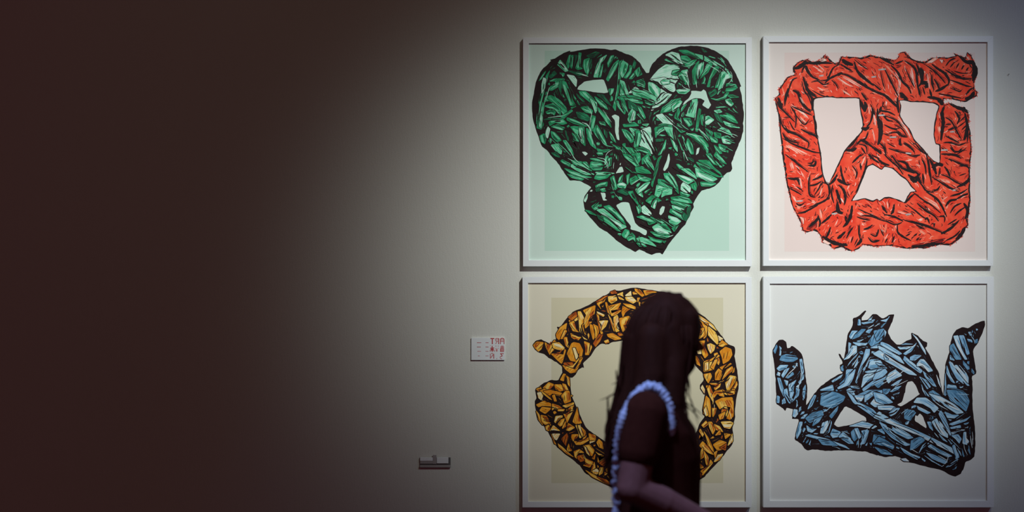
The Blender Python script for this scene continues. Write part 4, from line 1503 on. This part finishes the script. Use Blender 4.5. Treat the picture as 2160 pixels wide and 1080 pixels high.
    # --- top: torso and two short sleeves
    bm = bmesh.new()
    loft(bm, [(0.80,0.384,PY,0.118,0.172),(0.90,0.382,PY,0.112,0.165),(1.0,0.383,PY,0.104,0.143),(1.08,0.385,PY,0.103,0.143),(1.17,0.385,PY,0.105,0.155),(1.235,0.376,PY,0.099,0.166),(1.285,0.364,PY,0.078,0.168),(1.325,0.360,PY,0.058,0.125),(1.350,0.360,PY,0.048,0.062)])
    chain(bm, [(sh, 0.058), (sh.lerp(el, .35), 0.056), (sh.lerp(el, .50), 0.054)])
    chain(bm, [(fs, 0.058), (fs.lerp(fe, .35), 0.055), (fs.lerp(fe, .50), 0.053)])
    rngf = random.Random(3)
    for i in range(10):      # folds
        y = PY-0.12+rngf.uniform(-0.03, 0.05); x = 0.40+rngf.uniform(-0.06, 0.07); z = rngf.uniform(0.92, 1.12)
    top = fuse('top', bm, cloth, t, 0.006, 5); top['label'] = 'dark short-sleeved top'
    # --- trousers and shoes
    bm = bmesh.new()
    loft(bm, [(0.74,0.380,PY,0.10,0.15),(0.82,0.380,PY,0.112,0.167),(0.90,0.379,PY,0.107,0.160),(0.95,0.378,PY,0.098,0.148)])
    for nm in 'nf':
        h, k, a = lk[nm]; chain(bm, [(h, 0.088), (h.lerp(k, .5), 0.075), (k, 0.062), (k.lerp(a, .5), 0.060), (a+Vector((0,0,0.02)), 0.056)])
    tr = fuse('trousers', bm, jean, t, 0.007, 4); tr['label'] = 'dark trousers'
    shoe = mat('dark_shoe', (0.04,0.04,0.042), 0.5, (0.05,0.05,0.052), 30)
    for nm in 'nf':
        a = lk[nm][2]; bm = bmesh.new()
        g = a.copy(); g.z = 0.0
        capsule(bm, g+Vector((-0.02,0,0.045)), g+Vector((0.15,0,0.035)), 0.045, 0.035); capsule(bm, g+Vector((0.0,0,0.06)), g+Vector((0.07,0,0.06)), 0.042, 0.036)
        box(bm, g.x-0.06, g.x+0.17, g.y-0.036, g.y+0.036, 0.0005, 0.02)
        fuse('shoe', bm, shoe, t, 0.006, 3)
    # --- hair: scalp mass, back fall, side falls, then separate locks
    bm = bmesh.new()
    ball(bm, HC+Vector((0.004,0,0.024)), (0.090,0.087,0.094)); ball(bm, HC+Vector((-0.026,0,-0.020)), (0.076,0.088,0.098))
    ball(bm, HC+Vector((0.046,0,0.046)), (0.045,0.070,0.045))
    chain(bm, [((0.362,PY,1.45),0.082), ((0.352,PY,1.38),0.078), ((0.322,PY-0.01,1.30),0.064), ((0.292,PY-0.02,1.235),0.052), ((0.270,PY-0.02,1.17),0.034), ((0.260,PY-0.03,1.09),0.012)])
    for s in (-1, 1):
        chain(bm, [((0.400,PY+s*0.066,1.49),0.034), ((0.415,PY+s*0.078,1.42),0.034), ((0.405,PY+s*0.085,1.365),0.040), ((0.400,PY+s*0.095,1.31),0.038), ((0.418,PY+s*0.10,1.25),0.026), ((0.440,PY+s*0.095,1.18),0.010)])
        chain(bm, [((0.36,PY+s*0.070,1.47),0.045), ((0.355,PY+s*0.085,1.38),0.050), ((0.335,PY+s*0.10,1.30),0.040), ((0.30,PY+s*0.10,1.22),0.020)])
        chain(bm, [((0.452,PY+s*0.045,1.52),0.028), ((0.453,PY+s*0.056,1.45),0.025), ((0.452,PY+s*0.056,1.40),0.018), ((0.444,PY+s*0.058,1.372),0.008)])
    hair = fuse('hair', bm, hairm, t, 0.006, 4); hair['label'] = 'long loose dark hair'
    def lock(bm2, pts, r, rng, seg=6):
        P_ = [Vector(p) for p in pts]; S = []
        q = [P_[0]]+P_+[P_[-1]]
        for i in range(1, len(q)-2):
            for k in range(6):
                u = k/6; p0, p1, p2, p3 = q[i-1:i+3]
                S.append(0.5*(2*p1+(p2-p0)*u+(2*p0-5*p1+4*p2-p3)*u*u+(3*p1-p0-3*p2+p3)*u**3))
        S.append(P_[-1]); prev = None; n = len(S)
        for i, c_ in enumerate(S):
            d = (S[min(n-1, i+1)]-S[max(0, i-1)]); qd = d.to_track_quat('Z', 'Y'); u = i/(n-1)
            rr = r*(0.35+0.65*math.sin(math.pi*min(1, u*1.3+0.15)) if u < 0.6 else max(0.04, (1-u)/0.4*0.93))
            ring = [bm2.verts.new(c_+qd @ Vector((rr*math.cos(k*2*math.pi/seg), rr*0.7*math.sin(k*2*math.pi/seg), 0))-t.location) for k in range(seg)]
            if prev:
                for k in range(seg): bm2.faces.new((prev[k], prev[(k+1) % seg], ring[(k+1) % seg], ring[k]))
            prev = ring
    rng = random.Random(8); bl = bmesh.new()
    for i in range(150):                               # locks that fall from the crown over the back
        a = rng.uniform(0.45*math.pi, 1.55*math.pi); ca, sa = math.cos(a), math.sin(a)
        e = rng.uniform(-0.008, 0.004)
        p0 = HC+Vector((0.010+0.02*ca, 0.02*sa, 0.113+e)); p1 = HC+Vector((0.000+(0.086+e)*ca, (0.084+e)*sa, 0.050))
        p2 = HC+Vector((-0.010+(0.096+e)*ca, (0.094+e)*sa, -0.06)); back = max(0, -ca)
        p3 = Vector((0.330-0.062*back+0.055*(ca > 0)*ca, PY+(0.102)*sa, 1.30+rng.uniform(-.01, .01)))
        p4 = Vector((0.300-0.048*back+rng.uniform(-.012, .02), PY+0.095*sa+rng.uniform(-.01, .01), 1.215+rng.uniform(-.03, .02)))
        p5 = Vector((0.292-0.044*back+rng.uniform(-.022, .024), PY+0.085*sa+rng.uniform(-.02, .02), 1.155+rng.uniform(-.05, .04)))
        lock(bl, [p0, p1, p2, p3, p4, p5], rng.uniform(0.006, 0.011), rng)
    for i in range(70):                                # locks over the temples and in front of the shoulder
        s = rng.choice((-1, 1)); u = rng.random()
        x = 0.385+0.065*u
        lock(bl, [HC+Vector((0.0+0.04*u, s*0.02, 0.113)), Vector((x+0.008, PY+s*(0.090-0.02*u), 1.50)), Vector((x+0.004, PY+s*(0.098-0.016*u), 1.42)), Vector((x-0.014+rng.uniform(-.01, .01), PY+s*0.105, 1.345)),
                  Vector((x+rng.uniform(-.02, .012), PY+s*0.115, 1.27+rng.uniform(-.02, .02))), Vector((x+0.018+rng.uniform(-.02, .02), PY+s*0.115, 1.215+rng.uniform(-.04, .03)))], rng.uniform(0.004, 0.008), rng)
    for px, py, qx, qy in ((1300,822,1262,845), (1312,790,1288,812), (1440,800,1475,902), (1436,836,1487,880), (1444,770,1456,838), (1450,765,1446,850), (1438,775,1437,855), (1282,880,1266,962), (1290,900,1272,985), (1446,850,1478,886)):
        a = P3(px, py, PY-0.05); b = P3(qx, qy, PY-0.06); m_ = a.lerp(b, .5)+Vector((0.004, 0, -0.004))
        lock(bl, [a+Vector((0,0,0.05)), a, m_, b], 0.0038, rng)
    hl = obj('hair_locks', bl, hairm, hair, True)
    # --- ruffled strap over the near shoulder
    path = [P3(*p) for p in ((1296,1180,PY-0.10),(1300,1080,PY-0.115),(1301,1000,PY-0.14),(1305,930,PY-0.165),(1316,880,PY-0.18),(1335,843,PY-0.165),(1354,822,PY-0.15),(1373,815,PY-0.14),(1391,821,PY-0.145),(1405,842,PY-0.15),(1413,870,PY-0.155),(1415,910,PY-0.155),(1412,960,PY-0.10),(1410,1100,PY-0.09))]
    S = []; q = [path[0]]+path+[path[-1]]
    for i in range(1, len(q)-2):
        for k in range(14):
            u = k/14; p0, p1, p2, p3 = q[i-1:i+3]
            S.append(0.5*(2*p1+(p2-p0)*u+(2*p0-5*p1+4*p2-p3)*u*u+(3*p1-p0-3*p2+p3)*u**3))
    bm = bmesh.new(); prev = None; seg = 14; rng = random.Random(5); ph = 0.0; last = S[0]
    for i, c_ in enumerate(S):
        ph += (c_-last).length; last = c_
        d = S[min(len(S)-1, i+1)]-S[max(0, i-1)]; qd = d.to_track_quat('Z', 'Y'); ring = []
        for k in range(seg):
            an = k*2*math.pi/seg
            r = 0.0108+0.0026*math.sin(ph*620+1.5*math.sin(an*2+ph*90))+0.0015*math.sin(an*3+ph*240)+rng.uniform(-.0007, .0007)
            ring.append(bm.verts.new(c_+qd @ Vector((r*math.cos(an), r*math.sin(an), 0))-t.location))
        if prev:
            for k in range(seg): bm.faces.new((prev[k], prev[(k+1) % seg], ring[(k+1) % seg], ring[k]))
        else: bm.faces.new(ring[::-1])
        prev = ring
    bm.faces.new(prev)
    st = obj('ruffled_strap', bm, lace, t, True); st['label'] = 'pale blue ruffled strap over the shoulder'
person()
